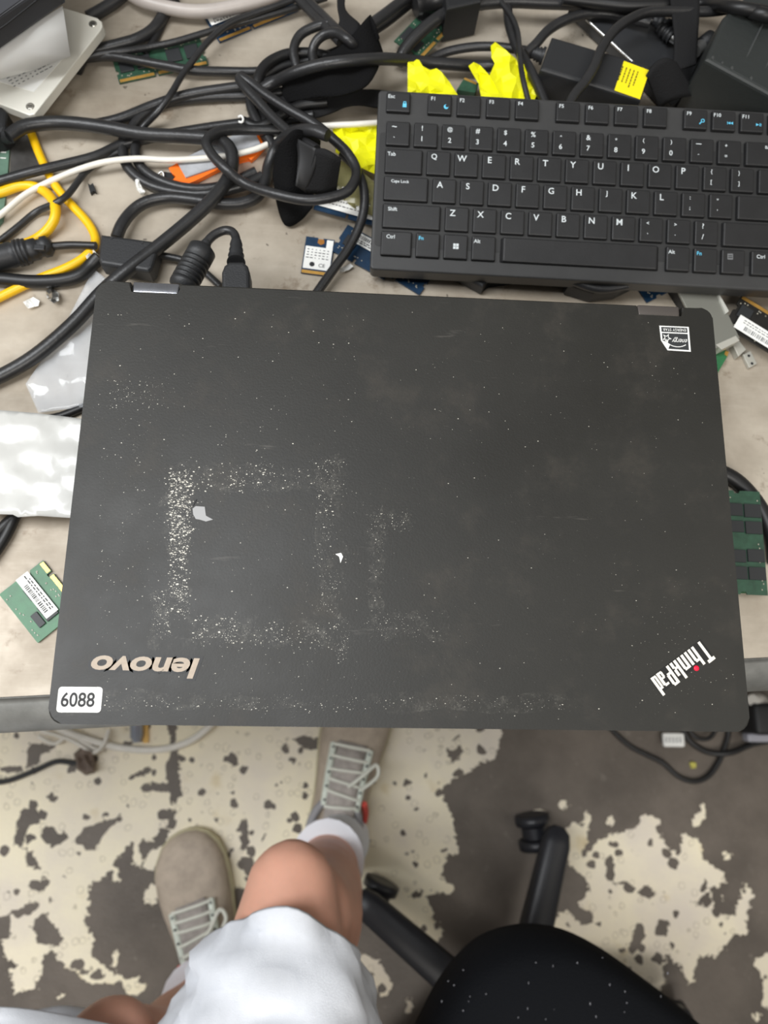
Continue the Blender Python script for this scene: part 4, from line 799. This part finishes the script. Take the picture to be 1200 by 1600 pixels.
prf += [(.7, .0088), (.94, .0088), (1, .0065)]
MB().lathe(B(283, 452, .05), B(318, 388, .045), prf, 28).build('body', plastic_black, t)
MB().lathe(B(317, 390, .045), B(324, 377, .045), [(0, .004), (.3, .004), (.35, .003), (.6, .0035), (1, .0028)]).build('strain_relief', plastic_black, t)
cable('short black power cord bending from the ribbed cylinder into the laptop plug', [(320, 385, .045), (327, 374, .045), (338, 365, .045), (352, 360, .045), (364, 363, .046), (369, 374, .047), (369, 388, .048)], .0028)
t = thing('power_plug', 'rounded rectangular black charging plug in the back of the top laptop', 'plug', B(368, 420, .05))
MB().lathe(B(369, 376, .05), B(369, 410, .056), [(0, .0032), (.2, .004), (.25, .0034), (.45, .0044), (.5, .0038), (.7, .005), (.75, .0042), (1, .0058)]).build('strain_relief', plastic_black, t)
a_, b_ = B(368, 409, .068), B(367, 460, .068); 
MB().prism(px2d([(346, 470), (346, 424), (350, 414), (358, 408), (380, 408), (387, 414), (390, 424), (391, 470)], BZ + .072), BZ + .058, BZ + .072, .0022, 3).build('body', plastic_black, t)

# ------------------------------------------------------------------ velcro straps
def ruled(A_, B_, m_=10, th=.0016, sub=6, wav=0):
    a_ = spline([B(*p) for p in A_], sub); b_ = spline([B(*p) for p in B_], sub); n = len(a_)
    assert n == len(b_)
    vs = []
    for i in range(n):
        for j in range(m_ + 1):
            v = a_[i].lerp(b_[i], j / m_); 
            if wav: v = v + Vector((0, 0, wav * noise.noise(v * 45)))
            vs.append(v)
    k = m_ + 1
    return MB().add(vs, [(i * k + j, i * k + j + 1, (i + 1) * k + j + 1, (i + 1) * k + j) for i in range(n - 1) for j in range(m_)], smooth=True)
t = thing('velcro_strap', 'wide fuzzy black velcro strap wrapped round the cable bundle at top centre', 'strap', B(510, 90))
ruled([(441, 140, .012), (448, 118, .022), (500, 92, .03), (545, 62, .032), (578, 24, .036)], [(444, 160, .008), (480, 152, .018), (538, 148, .03), (582, 124, .03), (597, 82, .02)], wav=.004).build('band', fabric_black, t, solid=.0016)
ruled([(578, 24, .036), (586, 40, .036), (592, 60, .03)], [(575, 30, .03), (574, 60, .02), (582, 90, .01)], 6).build('pointed_tip', fabric_black, t, solid=.0016)
ruled([(526, -20, .02), (527, 10, .024), (530, 34, .03), (520, 58, .03)], [(542, -20, .02), (540, 16, .024), (564, 42, .03), (556, 66, .03)], 4).build('tail', mat('black webbing', (28, 28, 29), .85, bump=.5, bscale=900, spec=.2), t, solid=.0014)
t = thing('velcro_strap', 'flat black strap running from the bundle under the keyboard left edge', 'strap', B(520, 150))
ruled([(400, 170, .008), (440, 150, .01), (500, 140, .012), (560, 140, .012), (620, 143, .01)], [(420, 200, .006), (470, 192, .007), (510, 180, .008), (550, 166, .009), (620, 172, .009)], wav=.003).build('band', mat('black webbing', (40, 40, 41), .8), t, solid=.0016)
t = thing('velcro_strap', 'rolled black velcro strap standing left of the keyboard inside the cord loop', 'strap', B(470, 280))
ruled([(432, 240, .03), (448, 215, .044), (466, 204, .044), (488, 210, .03), (500, 222, .02)], [(428, 275, .012), (434, 320, .005), (447, 352, .003), (470, 345, .004), (488, 325, .008)], 12, wav=.003).build('inner_roll', fabric_black, t, solid=.0016)
ruled([(494, 232, .048), (506, 233, .05), (520, 240, .05), (533, 249, .046)], [(476, 300, .02), (490, 302, .02), (506, 303, .02), (524, 300, .018)], 8).build('outer_band', mat('black webbing', (40, 40, 41), .8), t, solid=.002)
ruled([(462, 215, .04), (466, 245, .036), (462, 290, .028)], [(494, 232, .048), (492, 262, .038), (477, 300, .02)], 6).build('fold', mat('black satin lining', (30, 30, 31), .6), t, solid=.0012)
ruled([(452, 226, .034), (446, 262, .024), (450, 300, .01)], [(462, 230, .036), (454, 270, .026), (456, 305, .01)], 4).build('fold', mat('black webbing', (40, 40, 41), .8), t, solid=.001)
t = thing('velcro_strap', 'black strap draped over the tablet beside the yellow sticker', 'strap', B(1070, 60))
ruled([(1046, -25, .04), (1051, 20, .036), (1053, 70, .03), (1052, 112, .03)], [(1092, -25, .04), (1092, 20, .036), (1090, 60, .03), (1088, 100, .03)], 8, wav=.002).build('band', mat('black webbing', (40, 40, 41), .8), t, solid=.0016)
ruled([(1010, 118, .036), (1022, 100, .04), (1040, 90, .042), (1056, 98, .036)], [(1030, 170, .012), (1044, 160, .018), (1068, 152, .02), (1088, 150, .018)], 8).build('fold', mat('black webbing', (28, 28, 29), .85), t, solid=.0016)

# ------------------------------------------------------------------ things on the floor under the bench edge
def FP(px, py, z=0): return P(px, py, z)
fl = dict(z0=0)
cable('white cable drooping in an arc on the floor below the laptop front edge', [(60, 1120, .03), (100, 1142, .02), (140, 1156, .01), (185, 1168, .008), (235, 1172, .008), (280, 1165, .01), (315, 1146, .014), (345, 1115, .02)], .0058, wht, z0=0)
cable('thin white twisted wire left of the white cable arc', [(60, 1150, .02), (85, 1162, .014), (110, 1148, .014), (130, 1160, .014), (155, 1172, .012), (165, 1160, .012), (170, 1140, .012)], .003, wht, z0=0, seg=8)
cable('second thin white wire crossing the twisted one', [(64, 1142, .02), (92, 1150, .02), (118, 1160, .02), (145, 1176, .02), (160, 1165, .02), (168, 1148, .02)], .0026, wht, z0=0, seg=8)
cable('black cord on the floor ending at the left edge of the picture', [(-30, 1222), (0, 1222), (22, 1217), (55, 1204), (88, 1190), (115, 1192), (130, 1190)], .0042, cable_dark, z0=0)
crumple_mat = mat('brown crumpled paper', (112, 98, 88), .7, var=.3, vscale=60)
def crumple_floor(name, label, cat, pts, h, m_, sp, seed):
    rnd = random.Random(seed); c_ = [sum(p[0] for p in pts) / len(pts), sum(p[1] for p in pts) / len(pts)]
    mb = MB(); n = len(pts); top = [(c_[0] + (p[0] - c_[0]) * k, c_[1] + (p[1] - c_[1]) * k, k) for k in (1, .75, .4) for p in pts]
    vs = [P(x + rnd.uniform(-2, 2) * (k < 1), y + rnd.uniform(-2, 2) * (k < 1), .001 if k == 1 else h * rnd.uniform(.5, 1)) for x, y, k in top] + [P(*c_, h)]
    fs = [(r_ * n + i, r_ * n + (i + 1) % n, (r_ + 1) * n + (i + 1) % n, (r_ + 1) * n + i) for r_ in range(2) for i in range(n)] + [(2 * n + i, 2 * n + (i + 1) % n, 3 * n) for i in range(n)]
    return tag(mb.add(vs, fs).build(name, m_), label, cat)
crumple_floor('crumpled_scrap', 'small brown crumpled scrap on the floor under the white wires', 'scrap', [(115, 1178), (128, 1166), (145, 1172), (150, 1190), (148, 1208), (134, 1212), (120, 1202)], .03, crumple_mat, 8, 3)
crumple_floor('yellow_crumb', 'tiny yellow crumb on the dark floor inside the black cord loop', 'scrap', [(1077, 1192), (1082, 1189), (1088, 1192), (1087, 1200), (1080, 1201)], .006, mat('pale yellow crumb', (190, 184, 90), .7), 8, 5)
t = thing('metal_capsule', 'short grey metal cylinder on the floor under the laptop front', 'cylinder', FP(214, 1145))
MB().lathe(FP(213, 1120, .012), FP(214, 1160, .012), [(0, .010), (.8, .010), (.84, .008), (1, .006)]).build('body', mat('blue grey metal', (158, 164, 176), .3, .6), t)
t = thing('wooden_strip', 'narrow yellow wooden strip beside the metal cylinder on the floor', 'strip', FP(228, 1140))
MB().prism(px2d([(223, 1110), (231, 1110), (231, 1161), (223, 1161)], .006), 0, .006).build('strip', mat('yellow wood', (222, 178, 98), .6, var=.1, vscale=40), t)
cable('black cord making a wide loop on the floor at the lower right of the laptop', [(940, 1120), (958, 1142), (985, 1166), (1012, 1180), (1036, 1192), (1060, 1213), (1085, 1221), (1106, 1213), (1122, 1192), (1132, 1168), (1138, 1146), (1138, 1115)], .0042, cable_dark, z0=0)
cable('black cord curving right beneath the white tag on the floor', [(1062, 1120), (1070, 1146), (1085, 1164), (1110, 1176), (1142, 1176, .012), (1175, 1163), (1215, 1156)], .0048, cable_dark, z0=0)
cable('short black cord arc just below the laptop edge near the white tag', [(1070, 1125, .012), (1082, 1148, .012), (1098, 1155, .012), (1112, 1150, .012), (1122, 1130, .012)], .0036, cable_dark, z0=0)
t = thing('cord_tag', 'white printed tag on the black cord below the laptop edge', 'tag', FP(1052, 1155, .01))
MB().box(FP(1052, 1156, .012), (.036, .022, .008), .003, M=None).build('body', label_white, t)
q = MB(); c_ = FP(1052, 1156, .0165)
for k in range(5): q.box((c_.x - .012 + k * .006, c_.y, c_.z), (.002, .009, .0003))
q.build('print', ink_grey, t)
t = thing('power_plug', 'black plug with a white head on the floor at the lower right laptop corner', 'plug', FP(1185, 1110))
MB().box(FP(1192, 1122, .03), (.06, .05, .06), .008, 3, smooth=True).build('body', plastic_dark, t)
MB().lathe(FP(1188, 1098, .02), FP(1176, 1094, .05), [(0, .014), (.5, .014), (1, .009)]).build('head', mat('white plug plastic', (206, 202, 194), .5), t)
MB().box(FP(1182, 1152, .02), (.04, .014, .02), .004).build('cap', mat('grey plug cap', (150, 150, 158), .5), t)

# ------------------------------------------------------------------ office chair
chair_m = mat('black chair plastic', (32, 33, 38), .4); seat_m = mat('black knit seat fabric', (10, 12, 16), .95, bump=.8, bscale=600, spec=.2)
hub = P(800, 1612, .11); chair = thing('office_chair', 'black fabric office chair with a five star base on casters', 'office chair', Vector((hub.x, hub.y, 0)))
MB().lathe((hub.x, hub.y, .07), (hub.x, hub.y, .13), [(0, .03), (.2, .042), (.8, .042), (1, .03)], 24).build('hub', chair_m, chair)
MB().lathe((hub.x, hub.y, .12), (hub.x, hub.y, .42), [(0, .028), (.6, .028), (.61, .016), (1, .016)], 20).build('gas_lift', chair_m, chair)
d0 = P(857, 1368, .085) - hub; a0 = math.atan2(d0.y, d0.x); Lg = .272
for k in range(5):
    a_ = a0 + k * 2 * math.pi / 5; d_ = Vector((math.cos(a_), math.sin(a_), 0)); s_ = Vector((-d_.y, d_.x, 0)); rg = []
    for u in [0, .1, .3, .6, .9, .97, 1]:
        c_ = Vector((hub.x, hub.y, 0)) + d_ * (.03 + (Lg - .03) * u) + Vector((0, 0, .105 - .03 * u))
        ww = (.026 - .005 * u) * (1 if u < .95 else (.8 if u < .99 else .35)); hh = (.02 - .006 * u) * (1 if u < .95 else (.85 if u < .99 else .4))
        rg.append([c_ + s_ * ww * math.copysign(abs(math.cos(g)) ** .7, math.cos(g)) + Vector((0, 0, hh * math.copysign(abs(math.sin(g)) ** .7, math.sin(g)))) for g in [2 * math.pi * n_ / 16 for n_ in range(16)]])
    MB().rings(rg).build('leg', chair_m, chair)
    e_ = Vector((hub.x, hub.y, 0)) + d_ * (Lg - .015)
    ca = math.pi * 1.05 if k == 0 else (a_ + 3.4 if k == 1 else a_ + .7 + k); w1 = Vector((math.cos(ca), math.sin(ca), 0)); off_ = e_ + w1 * .022; ax = Vector((-w1.y, w1.x, 0))
    cs = MB().lathe(Vector((off_.x, off_.y, .028)) - ax * .008, Vector((off_.x, off_.y, .028)) + ax * .008, [(0, .02), (1, .02)], 16)
    cs.tube([(e_.x, e_.y, .075), (e_.x, e_.y, .05)], .008, 8, sub=1); cb = cs.build('caster', chair_m, chair)
    for sg in (-1, 1):
        MB().lathe(Vector((off_.x, off_.y, .0275)) + ax * .010 * sg, Vector((off_.x, off_.y, .0275)) + ax * .026 * sg, [(0, .024), (.1, .0275), (.9, .0275), (1, .022)], 24).build('wheel', chair_m, cb)
so = [(668, 1604), (688, 1566), (715, 1528), (752, 1492), (795, 1472), (845, 1465), (900, 1474), (960, 1503), (1030, 1552), (1100, 1608), (1190, 1700), (1240, 1830), (1200, 1980), (1080, 2110), (900, 2160), (740, 2090), (640, 1960), (610, 1820), (630, 1690)]
sp2 = [(v.x, v.y) for v in spline([P(x, y, .475) for x, y in so + so[:1]], 3)][:-1]
ctr = Vector((sum(p[0] for p in sp2) / len(sp2), sum(p[1] for p in sp2) / len(sp2)))
def ringat(k, z): return [Vector((ctr.x + (p[0] - ctr.x) * k, ctr.y + (p[1] - ctr.y) * k, z)) for p in sp2]
MB().rings([ringat(.8, .40), ringat(.93, .41), ringat(.985, .43), ringat(1, .452), ringat(.995, .47), ringat(.96, .488), ringat(.88, .50), ringat(.6, .503), ringat(.2, .50)][::-1]).build('seat', seat_m, chair)
MB().rings([ringat(.5, .385), ringat(.6, .40)][::-1]).build('seat_plate', chair_m, chair)
q = MB(); rnd = random.Random(6)
for _ in range(26):
    p_ = P(rnd.uniform(690, 1050), rnd.uniform(1495, 1600), .5012 + .0015)
    if (Vector((p_.x, p_.y)) - ctr).length < .9 * .26: q.box(p_, (rnd.uniform(.0004, .0012), rnd.uniform(.0004, .002), .0003))
if q.v: q.build('lint', mat('pale lint', (110, 110, 115), .8), chair, kind='stuff')

# ------------------------------------------------------------------ person: seated lower body in white shorts
def limb(path, n=20):
    """path: (point, rx, ry) ; rings across the path"""
    pts = spline([p for p, _, _ in path], 6); m_ = len(path) - 1; rg = []; N_ = len(pts)
    for i, p in enumerate(pts):
        u = i / 6; k = min(int(u), m_ - 1); f_ = u - k; f_ = f_ * f_ * (3 - 2 * f_)
        rx = path[k][1] * (1 - f_) + path[k + 1][1] * f_; ry = path[k][2] * (1 - f_) + path[k + 1][2] * f_
        t_ = (pts[min(i + 1, N_ - 1)] - pts[max(i - 1, 0)]).normalized(); s_ = t_.cross(Vector((0, 0, 1)))
        if s_.length < .15: s_ = t_.cross(Vector((0, -1, .2)))
        if i and (s_.dot(prev) < 0): s_ = -s_
        s_.normalize(); prev = s_; u_ = s_.cross(t_).normalized()
        rg.append([p + s_ * rx * math.cos(g) + u_ * ry * math.sin(g) for g in [2 * math.pi * q_ / n for q_ in range(n)]])
    return rg
skin_m = mat('skin', (226, 170, 146), .5, var=.06, vscale=25, bump=.1, bscale=300)
skin_m.node_tree.nodes['Principled BSDF'].inputs['Subsurface Weight'].default_value = .12
skin_m.node_tree.nodes['Principled BSDF'].inputs['Subsurface Radius'].default_value = (.012, .005, .003)
kneeR, ankR = P(452, 1432, .50), P(528, 1322, .10); hipR = P(415, 1670, .56) + Vector((-.01, -.2, .02))
kneeL, ankL = P(165, 1690, .50), P(350, 1540, .10); hipL = hipR + Vector((-.2, -.02, 0))
dR = (hipR - kneeR); dL = (hipL - kneeL)
person = thing('person', 'seated person in white shorts, white socks and worn beige sneakers', 'person', Vector((hipR.x - .1, hipR.y, 0)))
tmp = MB()
def leg_rings(hip, knee, ank, toe):
    d = (hip - knee); sh = (ank - knee)
    tmp.rings(limb([(hip, .095, .09), (knee + d * .6, .085, .08), (knee + d * .25, .062, .06), (knee + d * .08 + Vector((0, 0, .0)), .052, .052), (knee + Vector((0, .028, -.012)), .041, .042), (knee + Vector((0, .045, -.03)), .022, .024)]))
    bk = Vector((0, -.028, 0))
    tmp.rings(limb([(knee + Vector((0, .0, .0)), .042, .044), (knee + sh * .12 + bk * .3, .053, .055), (knee + sh * .3 + bk * 1.1, .058, .06), (knee + sh * .5 + bk * .8, .052, .052), (knee + sh * .75 + bk * .2, .039, .04), (ank, .035, .037), (ank + Vector((0, 0, -.03)), .036, .04)]))
    f_ = (toe - ank); f_.z = 0
    tmp.rings(limb([(ank + Vector((0, 0, -.05)) - f_ * .05, .022, .022), (ank + Vector((0, 0, -.055)) + f_ * .3, .024, .02), (ank + Vector((0, 0, -.062)) + f_ * .6, .026, .014), (ank + Vector((0, 0, -.064)) + f_ * .8, .02, .012)]))
toeR, toeL = P(577, 1062, .02), P(286, 1300, .02)
leg_rings(hipR, kneeR, ankR, toeR); leg_rings(hipL, kneeL, ankL, toeL)
pc = (hipR + hipL) / 2
tmp.rings(limb([(pc + Vector((0, -.02, -.08)), .15, .10), (pc + Vector((0, -.03, 0)), .18, .13), (pc + Vector((0, -.04, .1)), .165, .12), (pc + Vector((0, -.04, .24)), .14, .105)]))
o = tmp.build('body', skin_m, person)
md = o.modifiers.new('join', 'REMESH'); md.mode = 'VOXEL'; md.voxel_size = .006; md.use_smooth_shade = True
md = o.modifiers.new('soften', 'SMOOTH'); md.iterations = 8; md.factor = .5
# shorts
cloth = mat('white cotton twill', (222, 225, 231), .9, bump=.4, bscale=1500, spec=.2, var=.06, vscale=14)
tmp = MB()
def short_leg(hip, knee, k0, ext, flare, hd, seed, fwd=Vector((0, 0, 0))):
    d = (hip - knee); n = 56; rg = []
    for i in range(26):
        u = i / 25; c_ = knee + d * (k0 + (1.05 - k0) * u) + Vector((0, 0, .004)); t_ = d.normalized(); s_ = t_.cross(Vector((0, 0, 1))).normalized(); u_ = s_.cross(t_).normalized()
        e_ = 1 - (1 - u) ** 1.9; rx = flare * (1 - e_) + .138 * e_; ry = (flare * .92) * (1 - e_) + .105 * e_; row = []
        for q_ in range(n):
            g = 2 * math.pi * q_ / n; p = c_ + s_ * rx * math.cos(g) + u_ * ry * math.sin(g)
            p += t_ * .022 * abs(math.cos(g)) ** 1.5 * (1 - u) ** 2
            p -= t_ * hd * math.cos(g) * (1 - u) + t_ * ext * max(0, math.sin(g)) * (1 - u)
            w_ = .016 * noise.fractal(Vector((p.x * 9 + p.y * 9, p.y * 30, seed + p.z * 8)), .6, 2, 3) + .003 * noise.noise(Vector((g * 3, u * 3, seed)))
            p += (p - c_).normalized() * w_
            row.append(p)
        rg.append(row)
    hem = rg[0]; inner = [p + (knee + d * k0 - p) * .1 for p in hem]; inner2 = [p + d * .04 + (knee + d * k0 - p) * .1 for p in inner]
    tmp.rings([inner2, inner] + [[p + (knee + d * k0 - p) * .02 + d * -.006 for p in hem]] + rg, cap=False)
short_leg(hipR, kneeR, .015, .012, .072, .004, 1)
short_leg(P(-60, 1950, .56), P(42, 1572, .505), .0, .0, .088, -.012, 4)
tmp.rings(limb([(pc + Vector((0, -.02, -.10)), .17, .12), (pc + Vector((0, -.03, 0)), .2, .15), (pc + Vector((0, -.04, .1)), .18, .135), (pc + Vector((0, -.04, .17)), .165, .125)]), cap=False)
tmp.build('shorts', cloth, person, solid=.0015)
# hem band
def sock_shoe(ank, heel, toe, lace_n, seed, red_side):
    f_ = toe - heel; f_.z = 0; Lh = f_.length; Ms = frame(Vector((heel.x, heel.y, 0)), Vector((toe.x, toe.y, 0)))
    kn = (kneeR if seed == 1 else kneeL); up_ = (kn - ank).normalized()
    sk = MB().rings(limb([(ank - up_ * .06, .042, .046), (ank - up_ * .01, .041, .043), (ank + up_ * .03, .0405, .0425), (ank + up_ * .07, .042, .044), (ank + up_ * .105, .045, .048), (ank + up_ * .125, .0475, .051)]))
    sk.build('sock', mat('white ribbed sock', (232, 234, 240), .9, bump=.6, bscale=400), person)
    shoe = bpy.data.objects.new('shoe', None)
    # cross sections from heel to toe (local x forward, y left)
    st = [(0, .024, .055), (.03, .034, .078), (.1, .039, .088), (.2, .041, .09), (.3, .041, .088), (.4, .043, .082), (.5, .047, .074), (.6, .0515, .066), (.7, .054, .06), (.8, .053, .055), (.88, .047, .05), (.95, .035, .042), (.985, .022, .034), (1, .008, .026)]
    rg = []
    for u, w_, h_ in st:
        row = []
        for q_ in range(24):
            g = 2 * math.pi * q_ / 24; cx_ = math.copysign(abs(math.cos(g)) ** .75, math.cos(g)); sy_ = math.sin(g)
            z_ = .02 + (h_ - .02) * (max(0, sy_) ** .8) if sy_ > 0 else .02 + .016 * sy_ * 0
            row.append(Ms @ Vector((u * Lh, w_ * cx_ + .006 * math.sin(u * 3.1), z_)))
        rg.append(row)
    upm = mat('worn beige mesh upper', (176, 162, 146), .8, bump=.6, bscale=500, var=.14, vscale=40)
    up_o = MB().rings(rg).build('shoe_upper', upm, person)
    rs = []
    for k_, z_ in ((.94, .001), (1.03, .004), (1.05, .014), (1.02, .024), (.9, .026)):
        pts_ = [(u * Lh, w_) for u, w_, _ in st]; out_ = [(x, y) for x, y in pts_] + [(x, -y) for x, y in pts_[::-1]]
        rs.append([Ms @ Vector((Lh / 2 + (x - Lh / 2) * k_ ** .4, y * k_ + .006 * math.sin(x / Lh * 3.1), z_)) for x, y in out_])
    MB().rings(rs).build('shoe_sole', mat('yellowed rubber sole', (190, 182, 150), .6, var=.1, vscale=60), person)
    hgt = lambda u: np.interp(u, [s[0] for s in st], [s[2] for s in st])
    # tongue, lace stays, laces
    wl_ = lambda u: .024 + .004 * (u - .35) / .3
    for sd in (-1, 1):
        q = MB().tube([Ms @ Vector((u * Lh, sd * (wl_(u) + .001) + .006 * math.sin(u * 3.1), hgt(u) * .965 + .001)) for u in (.30, .38, .46, .54, .62)], .0055, 8)
        q.build('eyelet_stay', mat('pale mint trim', (214, 220, 208), .6, var=.1, vscale=80), up_o)
        for u in (.33, .4, .47, .54, .6):
            c_ = Ms @ Vector((u * Lh, sd * (wl_(u) + .001) + .006 * math.sin(u * 3.1), hgt(u) * .965 + .0055)); MB().lathe(c_, c_ + Vector((0, 0, .0015)), [(0, .002), (1, .002)], 10).build('eyelet', ink, up_o)
    q = MB().prism([(.26 * Lh, -.022), (.63 * Lh, -.018), (.66 * Lh, 0), (.63 * Lh, .03), (.26 * Lh, .034)], 0, .003)
    tg = []
    for u in (.24, .34, .44, .54, .64):
        tg.append([Ms @ Vector((u * Lh, y + .006 * math.sin(u * 3.1), hgt(u) + .0035 - 3 * y * y)) for y in (-.022, -.011, 0, .011, .022)])
    MB().add([v for r_ in tg for v in r_], [(i * 5 + j, i * 5 + j + 1, (i + 1) * 5 + j + 1, (i + 1) * 5 + j) for i in range(4) for j in range(4)], smooth=True).build('tongue', mat('grey tongue', (168, 160, 154), .8, var=.2, vscale=60), up_o, solid=.003)
    rnd = random.Random(seed); lm_ = mat('off white lace', (222, 222, 210), .8)
    for k_ in range(lace_n):
        u = .31 + .31 * k_ / (lace_n - 1); sk_ = rnd.uniform(-.03, .03)
        MB().tube([Ms @ Vector(((u + sk_ * sd_ / 2) * Lh, sd_ * (wl_(u)) + .006 * math.sin(u * 3.1), hgt(u) + (.0045 if abs(sd_) > .9 else .0085))) for sd_ in (-1, -.5, 0, .5, 1)], .0025, 7).build('lace', lm_, up_o)
    q = MB().tube([Ms @ Vector((x * Lh, y, z)) for x, y, z in ((.42, .0, .095), (.5, -.02, .09), (.56, -.035, .082), (.5, -.04, .083), (.42, -.02, .093))], .0028, 8)
    q.build('lace_bow', lm_, up_o)
    rd = mat('red side logo', (214, 84, 74), .5)
    MB().tube([Ms @ Vector((x * Lh, red_side * y + .006 * math.sin(x * 3.1), z)) for x, y, z in ((.24, .0415, .05), (.3, .040, .062), (.345, .0345, .078))], .005, 6, sub=2).build('side_mark', rd, up_o)
    MB().tube([Ms @ Vector((.05 * Lh + .035 + .048 * math.cos(g) , .006 + .037 * math.sin(g), .087 - .006 * math.cos(g))) for g in [2 * math.pi * k_ / 16 for k_ in range(17)]], .006, 8, sub=2).build('collar', mat('grey collar lining', (150, 148, 150), .85), up_o)
heelR = P(517, 1338, .02); heelL = P(362, 1566, .02)
ankR2 = ankR; sock_shoe(ankR, heelR, toeR, 6, 1, -1); sock_shoe(ankL, heelL, toeL, 7, 2, 1)
